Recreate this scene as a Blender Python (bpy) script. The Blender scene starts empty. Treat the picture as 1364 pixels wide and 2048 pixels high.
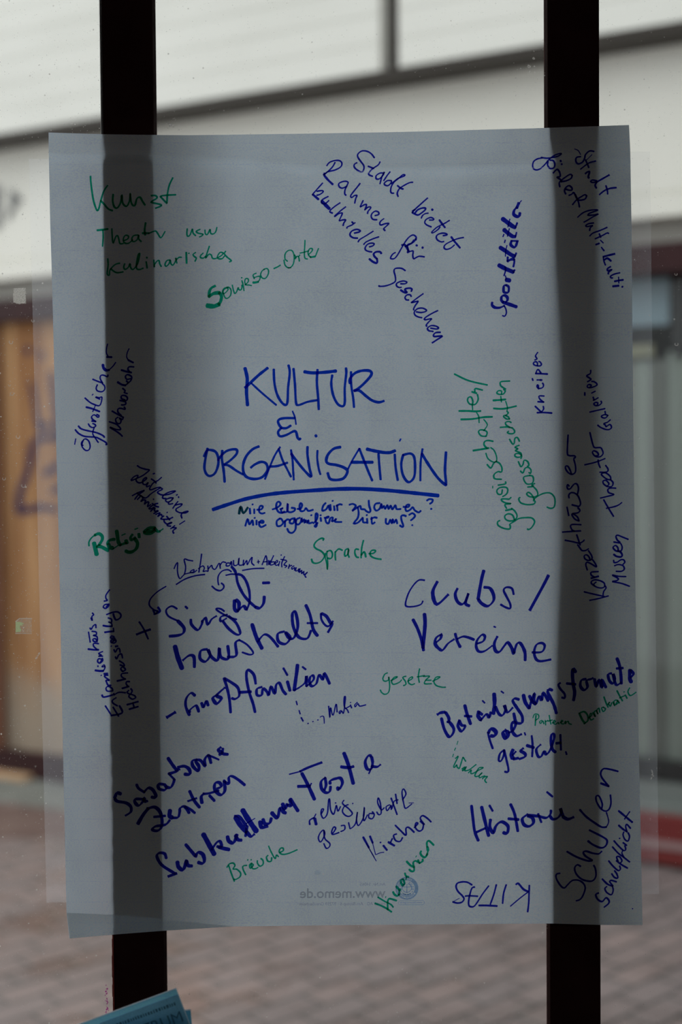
import bpy, math, random
from mathutils import Vector, Matrix, noise

# ------------------------------------------------------------ camera, sky, sun, exposure
SC = bpy.context.scene
COL = SC.collection
EYE = Vector((0.0, 0.0, 1.5))
FPX = 50.0 / 36.0 * 2048.0
PITCH, ROLL = math.atan(98.0 / FPX), math.radians(0.45)
CF = Vector((0, math.cos(PITCH), -math.sin(PITCH)))
_U0 = Vector((0, math.sin(PITCH), math.cos(PITCH)))
_R0 = Vector((1, 0, 0))
CR = _R0 * math.cos(ROLL) - _U0 * math.sin(ROLL)
CU = _R0 * math.sin(ROLL) + _U0 * math.cos(ROLL)
cd = bpy.data.cameras.new('camera')
cd.sensor_fit = 'VERTICAL'; cd.sensor_height = 36.0; cd.sensor_width = 24.0; cd.lens = 50.0
cd.dof.use_dof = True; cd.dof.focus_distance = 1.675; cd.dof.aperture_fstop = 2.2
cd.clip_start = 0.05
cam = bpy.data.objects.new('camera', cd)
m = Matrix((CR, CU, -CF)).transposed().to_4x4(); m.translation = EYE
cam.matrix_world = m
COL.objects.link(cam); SC.camera = cam

W = bpy.data.worlds.new('overcast_sky'); SC.world = W; W.use_nodes = True
bg = W.node_tree.nodes['Background']
bg.inputs[0].default_value = (0.93, 0.97, 1.0, 1); bg.inputs[1].default_value = 1.0
sd = bpy.data.lights.new('soft_sun', 'SUN'); sd.energy = 2.4; sd.angle = math.radians(55); sd.color = (1.0, 0.97, 0.92)
so = bpy.data.objects.new('soft_sun', sd); COL.objects.link(so)
so.location = (-8, 6, 9)
so.rotation_euler = Vector((-0.74, 0.50, 0.50)).to_track_quat('Z', 'Y').to_euler()
SC.view_settings.view_transform = 'Standard'; SC.view_settings.look = 'None'
SC.view_settings.gamma = 1.0; SC.view_settings.use_curve_mapping = False
SC.view_settings.exposure = 0.25
SC.cycles.transparent_max_bounces = 24

# ------------------------------------------------------------ helpers
def ray(px, py):
    return (CF * FPX + CR * (px - 682.0) - CU * (py - 1024.0))
def at_y(px, py, Y):
    d = ray(px, py); return EYE + d * (Y / d.y)
def at_z(px, py, Z):
    d = ray(px, py); return EYE + d * ((Z - EYE.z) / d.z)

def mat(name, col=(.8, .8, .8), rough=.6, spec=.3, metal=0.0):
    M = bpy.data.materials.new(name); M.use_nodes = True
    b = M.node_tree.nodes['Principled BSDF']
    b.inputs['Base Color'].default_value = (*col, 1); b.inputs['Roughness'].default_value = rough
    b.inputs['Specular IOR Level'].default_value = spec; b.inputs['Metallic'].default_value = metal
    return M
def N(M, typ, **kw):
    n = M.node_tree.nodes.new(typ)
    for k, v in kw.items():
        if k.startswith('i_'):
            key = k[2:]
            n.inputs[int(key) if key.isdigit() else key.replace('_', ' ')].default_value = v
        else: setattr(n, k, v)
    return n
def L(M, a, b): M.node_tree.links.new(a, b)
def noisy(name, c1, c2, scale, rough=.7, detail=5, stretch=(1, 1, 1), spec=.25, bump=0.0, rng=(.35, .65)):
    M = mat(name, c1, rough, spec); b = M.node_tree.nodes['Principled BSDF']
    tc = N(M, 'ShaderNodeTexCoord'); mp = N(M, 'ShaderNodeMapping'); mp.inputs['Scale'].default_value = stretch
    L(M, tc.outputs['Object'], mp.inputs[0])
    n = N(M, 'ShaderNodeTexNoise'); n.inputs['Scale'].default_value = scale; n.inputs['Detail'].default_value = detail
    L(M, mp.outputs[0], n.inputs['Vector'])
    r = N(M, 'ShaderNodeValToRGB'); r.color_ramp.elements[0].position = rng[0]; r.color_ramp.elements[1].position = rng[1]
    r.color_ramp.elements[0].color = (*c1, 1); r.color_ramp.elements[1].color = (*c2, 1)
    L(M, n.outputs[0], r.inputs[0]); L(M, r.outputs[0], b.inputs['Base Color'])
    if bump:
        bp = N(M, 'ShaderNodeBump'); bp.inputs['Strength'].default_value = bump; bp.inputs['Distance'].default_value = .01
        L(M, n.outputs[0], bp.inputs['Height']); L(M, bp.outputs[0], b.inputs['Normal'])
    return M

class MB:
    def __init__(s): s.v = []; s.f = []
    def box(s, x0, x1, y0, y1, z0, z1):
        n = len(s.v)
        s.v += [(x, y, z) for x in (x0, x1) for y in (y0, y1) for z in (z0, z1)]
        s.f += [tuple(n + i for i in q) for q in ((0, 1, 3, 2), (4, 6, 7, 5), (0, 4, 5, 1), (2, 3, 7, 6), (0, 2, 6, 4), (1, 5, 7, 3))]
        return s
    def poly(s, pts):
        n = len(s.v); s.v += [tuple(p) for p in pts]; s.f.append(tuple(range(n, n + len(pts)))); return s
    def prism(s, pts, d):
        """polygon pts extruded by vector d"""
        n = len(s.v); k = len(pts); d = Vector(d)
        s.v += [tuple(p) for p in pts] + [tuple(Vector(p) + d) for p in pts]
        s.f.append(tuple(range(n, n + k))); s.f.append(tuple(range(n + 2 * k - 1, n + k - 1, -1)))
        for i in range(k):
            j = (i + 1) % k; s.f.append((n + i, n + k + i, n + k + j, n + j))
        return s
    def grid(s, P):
        n = len(s.v); R = len(P); C = len(P[0])
        for r in P: s.v += [tuple(p) for p in r]
        for i in range(R - 1):
            for j in range(C - 1):
                a = n + i * C + j; s.f.append((a, a + C, a + C + 1, a + 1))
        return s
    def build(s, name, M, parent=None, smooth=False, bevel=0.0):
        me = bpy.data.meshes.new(name); me.from_pydata(s.v, [], s.f); me.validate(); me.update()
        if smooth:
            for p in me.polygons: p.use_smooth = True
        o = bpy.data.objects.new(name, me); COL.objects.link(o)
        if M: me.materials.append(M)
        if parent: o.parent = parent
        if bevel:
            b = o.modifiers.new('bevel', 'BEVEL'); b.width = bevel; b.segments = 2; b.limit_method = 'ANGLE'
        return o
def empty(name, loc=(0, 0, 0), rotz=0.0):
    o = bpy.data.objects.new(name, None); o.empty_display_size = .05; COL.objects.link(o)
    o.location = loc; o.rotation_euler = (0, 0, rotz); return o
def adopt(o, parent):
    """parent o to an unrotated empty while keeping where it is"""
    o.parent = parent; o.matrix_parent_inverse = Matrix.Translation(-Vector(parent.location)); return o
def tag(o, label=None, cat=None, group=None, kind=None):
    for k, v in (('label', label), ('category', cat), ('group', group), ('kind', kind)):
        if v: o[k] = v
    return o

def smooth_line(p, n=5):
    if len(p) < 3: 
        if len(p) == 1: return [Vector(p[0]), Vector(p[0]) + Vector((.3, .3))]
        a, b = Vector(p[0]), Vector(p[1]); return [a.lerp(b, t / 4) for t in range(5)]
    q = [p[0]] + list(p) + [p[-1]]; r = []
    for i in range(1, len(q) - 2):
        a, b, c, d = [Vector(v) for v in q[i - 1:i + 3]]
        for k in range(n):
            t = k / n
            r.append(.5 * ((2 * b) + (c - a) * t + (2 * a - 5 * b + 4 * c - d) * t * t + (3 * b - a - 3 * c + d) * t ** 3))
    r.append(Vector(p[-1])); return r
def ribbon(mb, pts, w, put, wob=0.0, rnd=None, chisel=0.0):
    """marker stroke: a flat ribbon with rounded ends; put(x, y) turns page coordinates into 3D"""
    q = [pts[0]]
    for p in pts[1:]:
        if (p - q[-1]).length > .15: q.append(p)
    if len(q) < 2: q.append(q[0] + Vector((.2, 0)))
    r = w / 2
    t0 = (q[0] - q[1]).normalized(); t1 = (q[-1] - q[-2]).normalized()
    cap = r * .72
    rows = []
    for s in (1.0, .8, .5, .2): rows.append((q[0] + t0 * cap * s, r * math.sqrt(max(0, 1 - s * s)) + .02))
    for i, p in enumerate(q):
        k = 1.0
        if wob: k += wob * noise.noise(Vector((p.x * .13, p.y * .13, rnd)))
        if chisel:                                    # a slanted chisel tip: broad across, narrow along its edge
            d = (q[min(len(q) - 1, i + 1)] - q[max(0, i - 1)]).normalized()
            k *= 1 - chisel * .42 + chisel * .62 * abs(d.x * -.62 - d.y * .78)
        rows.append((p, r * k))
    for s in (.2, .5, .8, 1.0): rows.append((q[-1] + t1 * cap * s, r * math.sqrt(max(0, 1 - s * s)) + .02))
    n = len(mb.v); prev = None
    for i, (p, rr) in enumerate(rows):
        a = rows[max(0, i - 1)][0]; b = rows[min(len(rows) - 1, i + 1)][0]
        d = b - a
        if d.length < 1e-6: d = prev or Vector((1, 0))
        d.normalize(); prev = d
        nx = Vector((-d.y, d.x))
        mb.v.append(tuple(put(*(p + nx * rr)))); mb.v.append(tuple(put(*(p - nx * rr))))
        if i:
            k = n + 2 * i; mb.f.append((k - 2, k - 1, k + 1, k))
def text_mesh(name, body, size, M, mirror=False, bold=False):
    cu = bpy.data.curves.new(name, 'FONT'); cu.body = body; cu.size = size
    if bold: cu.offset = size * .012
    o = bpy.data.objects.new(name + '_tmp', cu); COL.objects.link(o)
    bpy.context.view_layer.update()
    dg = bpy.context.evaluated_depsgraph_get()
    me = bpy.data.meshes.new_from_object(o.evaluated_get(dg)); bpy.data.objects.remove(o)
    me.materials.clear(); me.materials.append(M); me.name = name
    if mirror:
        for v in me.vertices: v.co.x = -v.co.x
        me.flip_normals()
    return me
def text_points(body, size, bold=False):
    me = text_mesh('lettering', body, size, None, False, bold) if False else None

# ------------------------------------------------------------ materials
def glass_mat(name, dust, more=0.0):
    M = bpy.data.materials.new(name); M.use_nodes = True; nt = M.node_tree; nt.nodes.clear()
    out = N(M, 'ShaderNodeOutputMaterial')
    tr = N(M, 'ShaderNodeBsdfTransparent'); tr.inputs[0].default_value = (.985, .99, .985, 1)
    gl = N(M, 'ShaderNodeBsdfGlossy'); gl.inputs['Roughness'].default_value = .02
    fr = N(M, 'ShaderNodeFresnel'); fr.inputs[0].default_value = 1.30
    mx = N(M, 'ShaderNodeMixShader'); L(M, fr.outputs[0], mx.inputs[0]); L(M, tr.outputs[0], mx.inputs[1]); L(M, gl.outputs[0], mx.inputs[2])
    last = mx.outputs[0]
    if dust:
        tr.inputs[0].default_value = (1, 1, 1, 1); last = tr.outputs[0]
        tl = N(M, 'ShaderNodeBsdfTranslucent'); tl.inputs[0].default_value = (.9, .9, .88, 1)
        tc = N(M, 'ShaderNodeTexCoord')
        fac = None
        for scale, keep, rad, amt in ((520, .74 - more * 1.6, .26, .42), (170, .88 - more, .18, .65)):
            mp = N(M, 'ShaderNodeMapping'); mp.inputs['Scale'].default_value = (1, 0, 1); L(M, tc.outputs['Object'], mp.inputs[0])
            v = N(M, 'ShaderNodeTexVoronoi'); v.inputs['Scale'].default_value = scale; L(M, mp.outputs[0], v.inputs['Vector'])
            sp = N(M, 'ShaderNodeSeparateColor'); L(M, v.outputs['Color'], sp.inputs[0])
            g = N(M, 'ShaderNodeMath', operation='GREATER_THAN'); L(M, sp.outputs[0], g.inputs[0]); g.inputs[1].default_value = keep
            r = N(M, 'ShaderNodeMath', operation='MULTIPLY'); L(M, sp.outputs[1], r.inputs[0]); r.inputs[1].default_value = rad
            l = N(M, 'ShaderNodeMath', operation='LESS_THAN'); L(M, v.outputs['Distance'], l.inputs[0]); L(M, r.outputs[0], l.inputs[1])
            a = N(M, 'ShaderNodeMath', operation='MULTIPLY'); L(M, g.outputs[0], a.inputs[0]); L(M, l.outputs[0], a.inputs[1])
            b = N(M, 'ShaderNodeMath', operation='MULTIPLY'); L(M, a.outputs[0], b.inputs[0])
            b2 = N(M, 'ShaderNodeMath', operation='MULTIPLY'); L(M, sp.outputs[2], b2.inputs[0]); b2.inputs[1].default_value = amt * dust
            L(M, b2.outputs[0], b.inputs[1])
            if fac is None: fac = b.outputs[0]
            else:
                s = N(M, 'ShaderNodeMath', operation='MAXIMUM'); L(M, fac, s.inputs[0]); L(M, b.outputs[0], s.inputs[1]); fac = s.outputs[0]
        m2 = N(M, 'ShaderNodeMixShader'); L(M, fac, m2.inputs[0]); L(M, last, m2.inputs[1]); L(M, tl.outputs[0], m2.inputs[2]); last = m2.outputs[0]
    L(M, last, out.inputs[0]); return M
def veil_mat(name, col, amt, mottled=0.0, scale=900):
    """thin see-through film that scatters a little light"""
    M = bpy.data.materials.new(name); M.use_nodes = True; nt = M.node_tree; nt.nodes.clear()
    out = N(M, 'ShaderNodeOutputMaterial'); tr = N(M, 'ShaderNodeBsdfTransparent')
    tl = N(M, 'ShaderNodeBsdfTranslucent'); tl.inputs[0].default_value = (*col, 1)
    df = N(M, 'ShaderNodeBsdfDiffuse'); df.inputs[0].default_value = (*col, 1)
    ad = N(M, 'ShaderNodeMixShader'); ad.inputs[0].default_value = .25; L(M, tl.outputs[0], ad.inputs[1]); L(M, df.outputs[0], ad.inputs[2])
    mx = N(M, 'ShaderNodeMixShader'); mx.inputs[0].default_value = amt
    if mottled:
        tc = N(M, 'ShaderNodeTexCoord'); n = N(M, 'ShaderNodeTexNoise'); n.inputs['Scale'].default_value = scale; n.inputs['Detail'].default_value = 3
        L(M, tc.outputs['Object'], n.inputs['Vector'])
        r = N(M, 'ShaderNodeMapRange'); r.inputs[1].default_value = .38; r.inputs[2].default_value = .62
        r.inputs[3].default_value = max(0, amt - mottled); r.inputs[4].default_value = min(1, amt + mottled)
        L(M, n.outputs[0], r.inputs[0]); L(M, r.outputs[0], mx.inputs[0])
    L(M, tr.outputs[0], mx.inputs[1]); L(M, ad.outputs[0], mx.inputs[2]); L(M, mx.outputs[0], out.inputs[0]); return M
def ink_mat(name, filt, solid, cover):
    """felt-pen ink: colours the light that comes through the sheet"""
    M = bpy.data.materials.new(name); M.use_nodes = True; nt = M.node_tree; nt.nodes.clear()
    out = N(M, 'ShaderNodeOutputMaterial'); tr = N(M, 'ShaderNodeBsdfTransparent'); tr.inputs[0].default_value = (*filt, 1)
    df = N(M, 'ShaderNodeBsdfDiffuse'); df.inputs[0].default_value = (*solid, 1)
    mx = N(M, 'ShaderNodeMixShader'); mx.inputs[0].default_value = cover
    L(M, tr.outputs[0], mx.inputs[1]); L(M, df.outputs[0], mx.inputs[2]); L(M, mx.outputs[0], out.inputs[0]); return M
def paper_mat(name, refl, trans):
    M = bpy.data.materials.new(name); M.use_nodes = True; nt = M.node_tree; nt.nodes.clear()
    out = N(M, 'ShaderNodeOutputMaterial'); tc = N(M, 'ShaderNodeTexCoord')
    # fibre cloud, fine grain and the faint printed 25 mm rules
    mp = N(M, 'ShaderNodeMapping'); mp.inputs['Rotation'].default_value = (0, math.radians(-.45), 0); L(M, tc.outputs['Object'], mp.inputs[0])
    st = N(M, 'ShaderNodeMapping'); st.inputs['Scale'].default_value = (1, 1, 2.6); L(M, mp.outputs[0], st.inputs[0])
    n1 = N(M, 'ShaderNodeTexNoise'); n1.inputs['Scale'].default_value = 520; n1.inputs['Detail'].default_value = 3; L(M, st.outputs[0], n1.inputs['Vector'])
    n2 = N(M, 'ShaderNodeTexNoise'); n2.inputs['Scale'].default_value = 26; n2.inputs['Detail'].default_value = 4; L(M, mp.outputs[0], n2.inputs['Vector'])
    n3 = N(M, 'ShaderNodeTexNoise'); n3.inputs['Scale'].default_value = 60; L(M, mp.outputs[0], n3.inputs['Vector'])
    def mr(src, a, b, lo, hi):
        r = N(M, 'ShaderNodeMapRange'); r.inputs[1].default_value = a; r.inputs[2].default_value = b
        r.inputs[3].default_value = lo; r.inputs[4].default_value = hi; L(M, src, r.inputs[0]); return r.outputs[0]
    def mul(a, b):
        k = N(M, 'ShaderNodeMath', operation='MULTIPLY'); L(M, a, k.inputs[0]); L(M, b, k.inputs[1]); return k.outputs[0]
    g = mul(mr(n1.outputs[0], .3, .7, .87, 1.13), mr(n2.outputs[0], .3, .7, .95, 1.05))
    sx = N(M, 'ShaderNodeSeparateXYZ'); L(M, mp.outputs[0], sx.inputs[0])
    for axis, depth in ((2, .10), (0, .035)):
        f = N(M, 'ShaderNodeMath', operation='PINGPONG'); L(M, sx.outputs[axis], f.inputs[0]); f.inputs[1].default_value = .0125
        ln = mr(f.outputs[0], .0002, .0006, 1.0, 0.0)
        br = mul(ln, mr(n3.outputs[0], .4, .6, .2, 1.0))
        dk = N(M, 'ShaderNodeMath', operation='MULTIPLY_ADD'); L(M, br, dk.inputs[0]); dk.inputs[1].default_value = -depth; dk.inputs[2].default_value = 1.0
        g = mul(g, dk.outputs[0])
    def tint(c):
        v = N(M, 'ShaderNodeVectorMath', operation='SCALE'); v.inputs[0].default_value = c; L(M, g, v.inputs['Scale']); return v.outputs[0]
    df = N(M, 'ShaderNodeBsdfDiffuse'); L(M, tint(refl), df.inputs[0])
    tl = N(M, 'ShaderNodeBsdfTranslucent'); L(M, tint(trans), tl.inputs[0])
    ad = N(M, 'ShaderNodeAddShader'); L(M, df.outputs[0], ad.inputs[0]); L(M, tl.outputs[0], ad.inputs[1]); L(M, ad.outputs[0], out.inputs[0])
    return M

M_GLASS = glass_mat('window_glass', 0)
M_DUST = glass_mat('dust', .9, .04)
M_DUSTY = glass_mat('thick_dust', 1.3, .17)
M_SHOPGLASS = glass_mat('shop_glass', 0)
M_STEEL = noisy('dark_oxblood_paint', (.022, .007, .007), (.032, .012, .012), 14, rough=.85, spec=.02)
M_SEAL = veil_mat('clear_silicone', (.95, .97, 1.0), .32)
M_SEALRED = mat('red_sealant', (.35, .06, .05), .7)

M_PAPER = paper_mat('flip_chart_paper', (.40, .42, .44), (.47, .565, .66))
M_BLUE = ink_mat('dark_blue_marker_ink', (.018, .026, .52), (.01, .012, .10), .03)
M_CBLUE = ink_mat('royal_blue_marker_ink', (.008, .065, .72), (.01, .02, .12), .03)
M_GREEN = ink_mat('green_marker_ink', (.012, .52, .31), (.01, .10, .06), .03)
M_MIX = ink_mat('green_black_marker_ink', (.01, .10, .16), (.005, .03, .02), .03)
M_PINK = ink_mat('magenta_paint', (.75, .10, .65), (.4, .02, .3), .1)
M_FOLD = paper_mat('folded_paper', (.40, .42, .42), (.47, .47, .455))
M_PRINT = ink_mat('grey_print', (.62, .63, .64), (.1, .1, .1), .02)
M_PRINTBLUE = ink_mat('blue_print', (.42, .58, .78), (.05, .1, .2), .02)
M_VEIL = veil_mat('thin_veil', (.80, .88, 1.0), .12)
M_DARKWALL = mat('dim_wall_paint', (.24, .23, .22), .8)
M_DARKFLOOR = mat('dark_floor', (.10, .09, .085), .6)
M_SILL = mat('sill_paint', (.30, .30, .29), .5)
M_CLAD = noisy('cream_cladding', (.745, .745, .685), (.795, .795, .735), 1.6, rough=.6, stretch=(1, 1, 3))
M_FASCIA = noisy('cream_fascia', (.80, .79, .71), (.86, .85, .77), 1.2, rough=.6)
M_DRIP = mat('dark_bronze_metal', (.035, .028, .022), .5)
M_LINTEL = mat('grey_lintel_paint', (.36, .345, .31), .7)
M_RED = noisy('dark_red_beam_paint', (.028, .007, .008), (.038, .010, .011), 5, rough=.55)
M_BASERED = noisy('red_plinth_paint', (.15, .022, .022), (.19, .032, .03), 5, rough=.5)
M_GREYSILL = mat('grey_green_metal', (.17, .19, .18), .5)
M_PALESTRIP = mat('pale_red_strip', (.30, .20, .20), .6)
M_SIGN = mat('sign_grey', (.20, .20, .20), .6)
M_GRAF = mat('violet_blue_spray_paint', (.045, .028, .07), .8)
M_BROWN = noisy('red_brown_post', (.15, .065, .038), (.19, .085, .05), 6)
M_BATTEN = mat('raw_timber', (.52, .34, .20), .8)
M_BAND = noisy('red_brown_paver_band', (.13, .085, .075), (.17, .12, .105), 9, rough=.7)
M_KERB = noisy('grey_kerb', (.16, .17, .155), (.22, .23, .21), 6)
M_INTERIOR = mat('shop_interior', (.10, .105, .10), .8)
M_BLIND = [mat('grey_green_slat', (.40, .46, .42), .7), mat('taupe_slat', (.34, .345, .31), .7), mat('pale_green_slat', (.45, .52, .47), .7), mat('dark_slat', (.24, .26, .245), .7)]
M_PALEBLUE = mat('pale_blue_board', (.38, .52, .60), .6)
M_YELLOW = mat('dull_yellow_board', (.42, .42, .28), .6)
M_FRAMEDARK = mat('dark_window_frame', (.045, .047, .05), .5)
M_CYAN = paper_mat('cyan_cover_paper', (.10, .26, .34), (.30, .66, .78))
M_TEAL = paper_mat('teal_cover_paper', (.05, .16, .22), (.12, .40, .54))
M_PAGES = paper_mat('white_page_paper', (.45, .48, .50), (.50, .53, .55))
M_DEEP = ink_mat('deep_blue_print', (.74, .70, .74), (.02, .05, .08), .12)
M_TITLE = ink_mat('dark_title_print', (.42, .46, .50), (.01, .03, .05), .15)
M_ACRYL = glass_mat('clear_acrylic', 0)

def plywood():
    M = mat('weathered_plywood', (.42, .21, .09), .75, .2); b = M.node_tree.nodes['Principled BSDF']
    tc = N(M, 'ShaderNodeTexCoord'); mp = N(M, 'ShaderNodeMapping'); mp.inputs['Scale'].default_value = (6, 6, .5); L(M, tc.outputs['Object'], mp.inputs[0])
    n = N(M, 'ShaderNodeTexNoise'); n.inputs['Scale'].default_value = 2.2; n.inputs['Detail'].default_value = 6; L(M, mp.outputs[0], n.inputs['Vector'])
    r = N(M, 'ShaderNodeValToRGB'); e = r.color_ramp.elements
    e[0].position = .3; e[0].color = (.26, .115, .045, 1); e[1].position = .7; e[1].color = (.56, .33, .16, 1)
    L(M, n.outputs[0], r.inputs[0])
    # pale water-stained foot of the boards
    sx = N(M, 'ShaderNodeSeparateXYZ'); L(M, tc.outputs['Object'], sx.inputs[0])
    n2 = N(M, 'ShaderNodeTexNoise'); n2.inputs['Scale'].default_value = 3.5; n2.inputs['Detail'].default_value = 3; L(M, tc.outputs['Object'], n2.inputs['Vector'])
    ad = N(M, 'ShaderNodeMath', operation='MULTIPLY_ADD'); L(M, n2.outputs[0], ad.inputs[0]); ad.inputs[1].default_value = .5; L(M, sx.outputs[2], ad.inputs[2])
    mr = N(M, 'ShaderNodeMapRange'); mr.inputs[1].default_value = .55; mr.inputs[2].default_value = .82; mr.inputs[3].default_value = .85; mr.inputs[4].default_value = 0
    L(M, ad.outputs[0], mr.inputs[0])
    mx = N(M, 'ShaderNodeMixRGB'); L(M, mr.outputs[0], mx.inputs[0]); L(M, r.outputs[0], mx.inputs[1]); mx.inputs[2].default_value = (.34, .29, .23, 1)
    L(M, mx.outputs[0], b.inputs['Base Color']); return M
M_PLY = plywood()
def paving_mat():
    M = mat('brick_paving', (.3, .2, .18), .5, .9); b = M.node_tree.nodes['Principled BSDF']
    tc = N(M, 'ShaderNodeTexCoord'); mp = N(M, 'ShaderNodeMapping'); mp.inputs['Rotation'].default_value = (0, 0, math.radians(-44)); L(M, tc.outputs['Object'], mp.inputs[0])
    br = N(M, 'ShaderNodeTexBrick'); L(M, mp.outputs[0], br.inputs['Vector'])
    br.inputs['Scale'].default_value = 1.0; br.inputs['Brick Width'].default_value = .205; br.inputs['Row Height'].default_value = .105
    br.inputs['Mortar Size'].default_value = .009; br.inputs['Mortar Smooth'].default_value = .3
    br.inputs['Color1'].default_value = (.225, .170, .160, 1); br.inputs['Color2'].default_value = (.183, .150, .148, 1); br.inputs['Mortar'].default_value = (.075, .066, .064, 1)
    n = N(M, 'ShaderNodeTexNoise'); n.inputs['Scale'].default_value = 1.8; n.inputs['Detail'].default_value = 4; L(M, mp.outputs[0], n.inputs['Vector'])
    mr = N(M, 'ShaderNodeMapRange'); mr.inputs[1].default_value = .3; mr.inputs[2].default_value = .7; mr.inputs[3].default_value = .8; mr.inputs[4].default_value = 1.2; L(M, n.outputs[0], mr.inputs[0])
    sc = N(M, 'ShaderNodeVectorMath', operation='SCALE'); L(M, br.outputs[0], sc.inputs[0]); L(M, mr.outputs[0], sc.inputs['Scale']); L(M, sc.outputs[0], b.inputs['Base Color'])
    # damp patches shine
    n2 = N(M, 'ShaderNodeTexNoise'); n2.inputs['Scale'].default_value = 3.1; n2.inputs['Detail'].default_value = 3; L(M, mp.outputs[0], n2.inputs['Vector'])
    m2 = N(M, 'ShaderNodeMapRange'); m2.inputs[1].default_value = .48; m2.inputs[2].default_value = .66; m2.inputs[3].default_value = .62; m2.inputs[4].default_value = .12; L(M, n2.outputs[0], m2.inputs[0]); L(M, m2.outputs[0], b.inputs['Roughness'])
    bp = N(M, 'ShaderNodeBump'); bp.inputs['Strength'].default_value = .5; bp.inputs['Distance'].default_value = .006; L(M, br.outputs['Fac'], bp.inputs['Height']); bp.invert = True; L(M, bp.outputs[0], b.inputs['Normal'])
    return M
M_PAVE = paving_mat()

# ------------------------------------------------------------ the room we stand in, and the ground outside
def struct(name, box, M):
    return tag(MB().box(*box).build(name, M), kind='structure')
YI, YO = 1.685, 1.716                       # inner and outer face of the window frame
struct('floor', (-2.2, 2.2, -3.0, 1.83, -.10, 0), M_DARKFLOOR)
struct('ceiling', (-2.2, 2.2, -3.0, 1.83, 2.90, 3.02), M_DARKWALL)
struct('wall_back', (-2.3, 2.3, -3.12, -3.0, -.10, 3.02), M_DARKWALL)
struct('wall_left', (-2.32, -2.2, -3.0, 1.83, -.10, 3.02), M_DARKWALL)
struct('wall_right', (2.2, 2.32, -3.0, 1.83, -.10, 3.02), M_DARKWALL)
fw = MB(); fw.box(-2.2, 2.2, 1.66, 1.83, 0, .655); fw.box(-2.2, -1.45, 1.66, 1.83, .655, 2.90); fw.box(1.45, 2.2, 1.66, 1.83, .655, 2.90); fw.box(-1.45, 1.45, 1.66, 1.83, 2.72, 2.90)
tag(fw.build('wall_front', M_DARKWALL), kind='structure')
tag(MB().box(-14, 12, 1.83, 16, -.12, 0).build('paving', M_PAVE), 'pinkish grey brick paving of the walkway outside the window', 'paving', kind='structure')

# unseen fill lamp, added to brighten the room side of sheet and brochures
M_FILL_LAMPBODY = mat('fill_lamp_housing', (.7, .7, .7), .5)
M_FILL_LAMP = bpy.data.materials.new('fill_lamp_diffuser'); M_FILL_LAMP.use_nodes = True
_e = M_FILL_LAMP.node_tree.nodes['Principled BSDF']; _e.inputs['Emission Color'].default_value = (1.0, .96, .92, 1); _e.inputs['Emission Strength'].default_value = 4.0
FILL_LAMP = tag(empty('added_fill_lamp', (0, -.25, 2.90)), 'unseen rectangular fill lamp added at the ceiling behind the viewer', 'lamp')
adopt(MB().box(-.62, .62, -.43, -.07, 2.85, 2.90).build('housing', M_FILL_LAMPBODY, bevel=.004), FILL_LAMP)
adopt(MB().box(-.59, .59, -.40, -.10, 2.842, 2.8495).build('diffuser', M_FILL_LAMP), FILL_LAMP)

# ------------------------------------------------------------ the window
WIN = tag(empty('window_1', (0, 1.70, .655)), 'tall shop window with two dark oxblood mullions and dusty panes', 'window', kind='structure')
def win(mb, name, M, **k): return adopt(mb.build(name, M, **k), WIN)
xa0, xa1 = at_y(216.5, 1024, YI).x, at_y(323.5, 1024, YO).x
xb0, xb1 = at_y(1090, 1024, YO).x, at_y(1200, 1024, YI).x
for a, b in ((xa0, xa1), (xb0, xb1)):
    win(MB().box(a, b, YI, YO, .70, 2.68), 'mullion', M_STEEL, bevel=.0012)
win(MB().box(-1.45, 1.45, YI, YO, .655, .70), 'bottom_rail', M_STEEL, bevel=.001)
win(MB().box(-1.45, 1.45, YI, YO, 2.68, 2.72), 'top_rail', M_STEEL, bevel=.001)
YG = 1.706
for a, b, md in ((-1.45, xa0, M_DUSTY), (xa1, xb0, M_DUST), (xb1, 1.45, M_DUST)):
    gp = win(MB().box(a, b, YG, YG + .005, .70, 2.68), 'glass_pane', M_GLASS)
    MB().poly([(a, YG - .0002, .70), (b, YG - .0002, .70), (b, YG - .0002, 2.68), (a, YG - .0002, 2.68)]).build('dust_layer', md, gp)
# unseen caps added outside the mullions to shade the paper beside them
ca, cb = at_y(220, 1024, YI).x, at_y(318, 1024, 1.79).x
win(MB().box(ca, cb, YO, 1.79, .70, 2.68), 'added_shade_cap', M_STEEL)
ca, cb = at_y(1096, 1024, 1.79).x, at_y(1196, 1024, YI).x
win(MB().box(ca, cb, YO, 1.79, .70, 2.68), 'added_shade_cap', M_STEEL)
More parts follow.
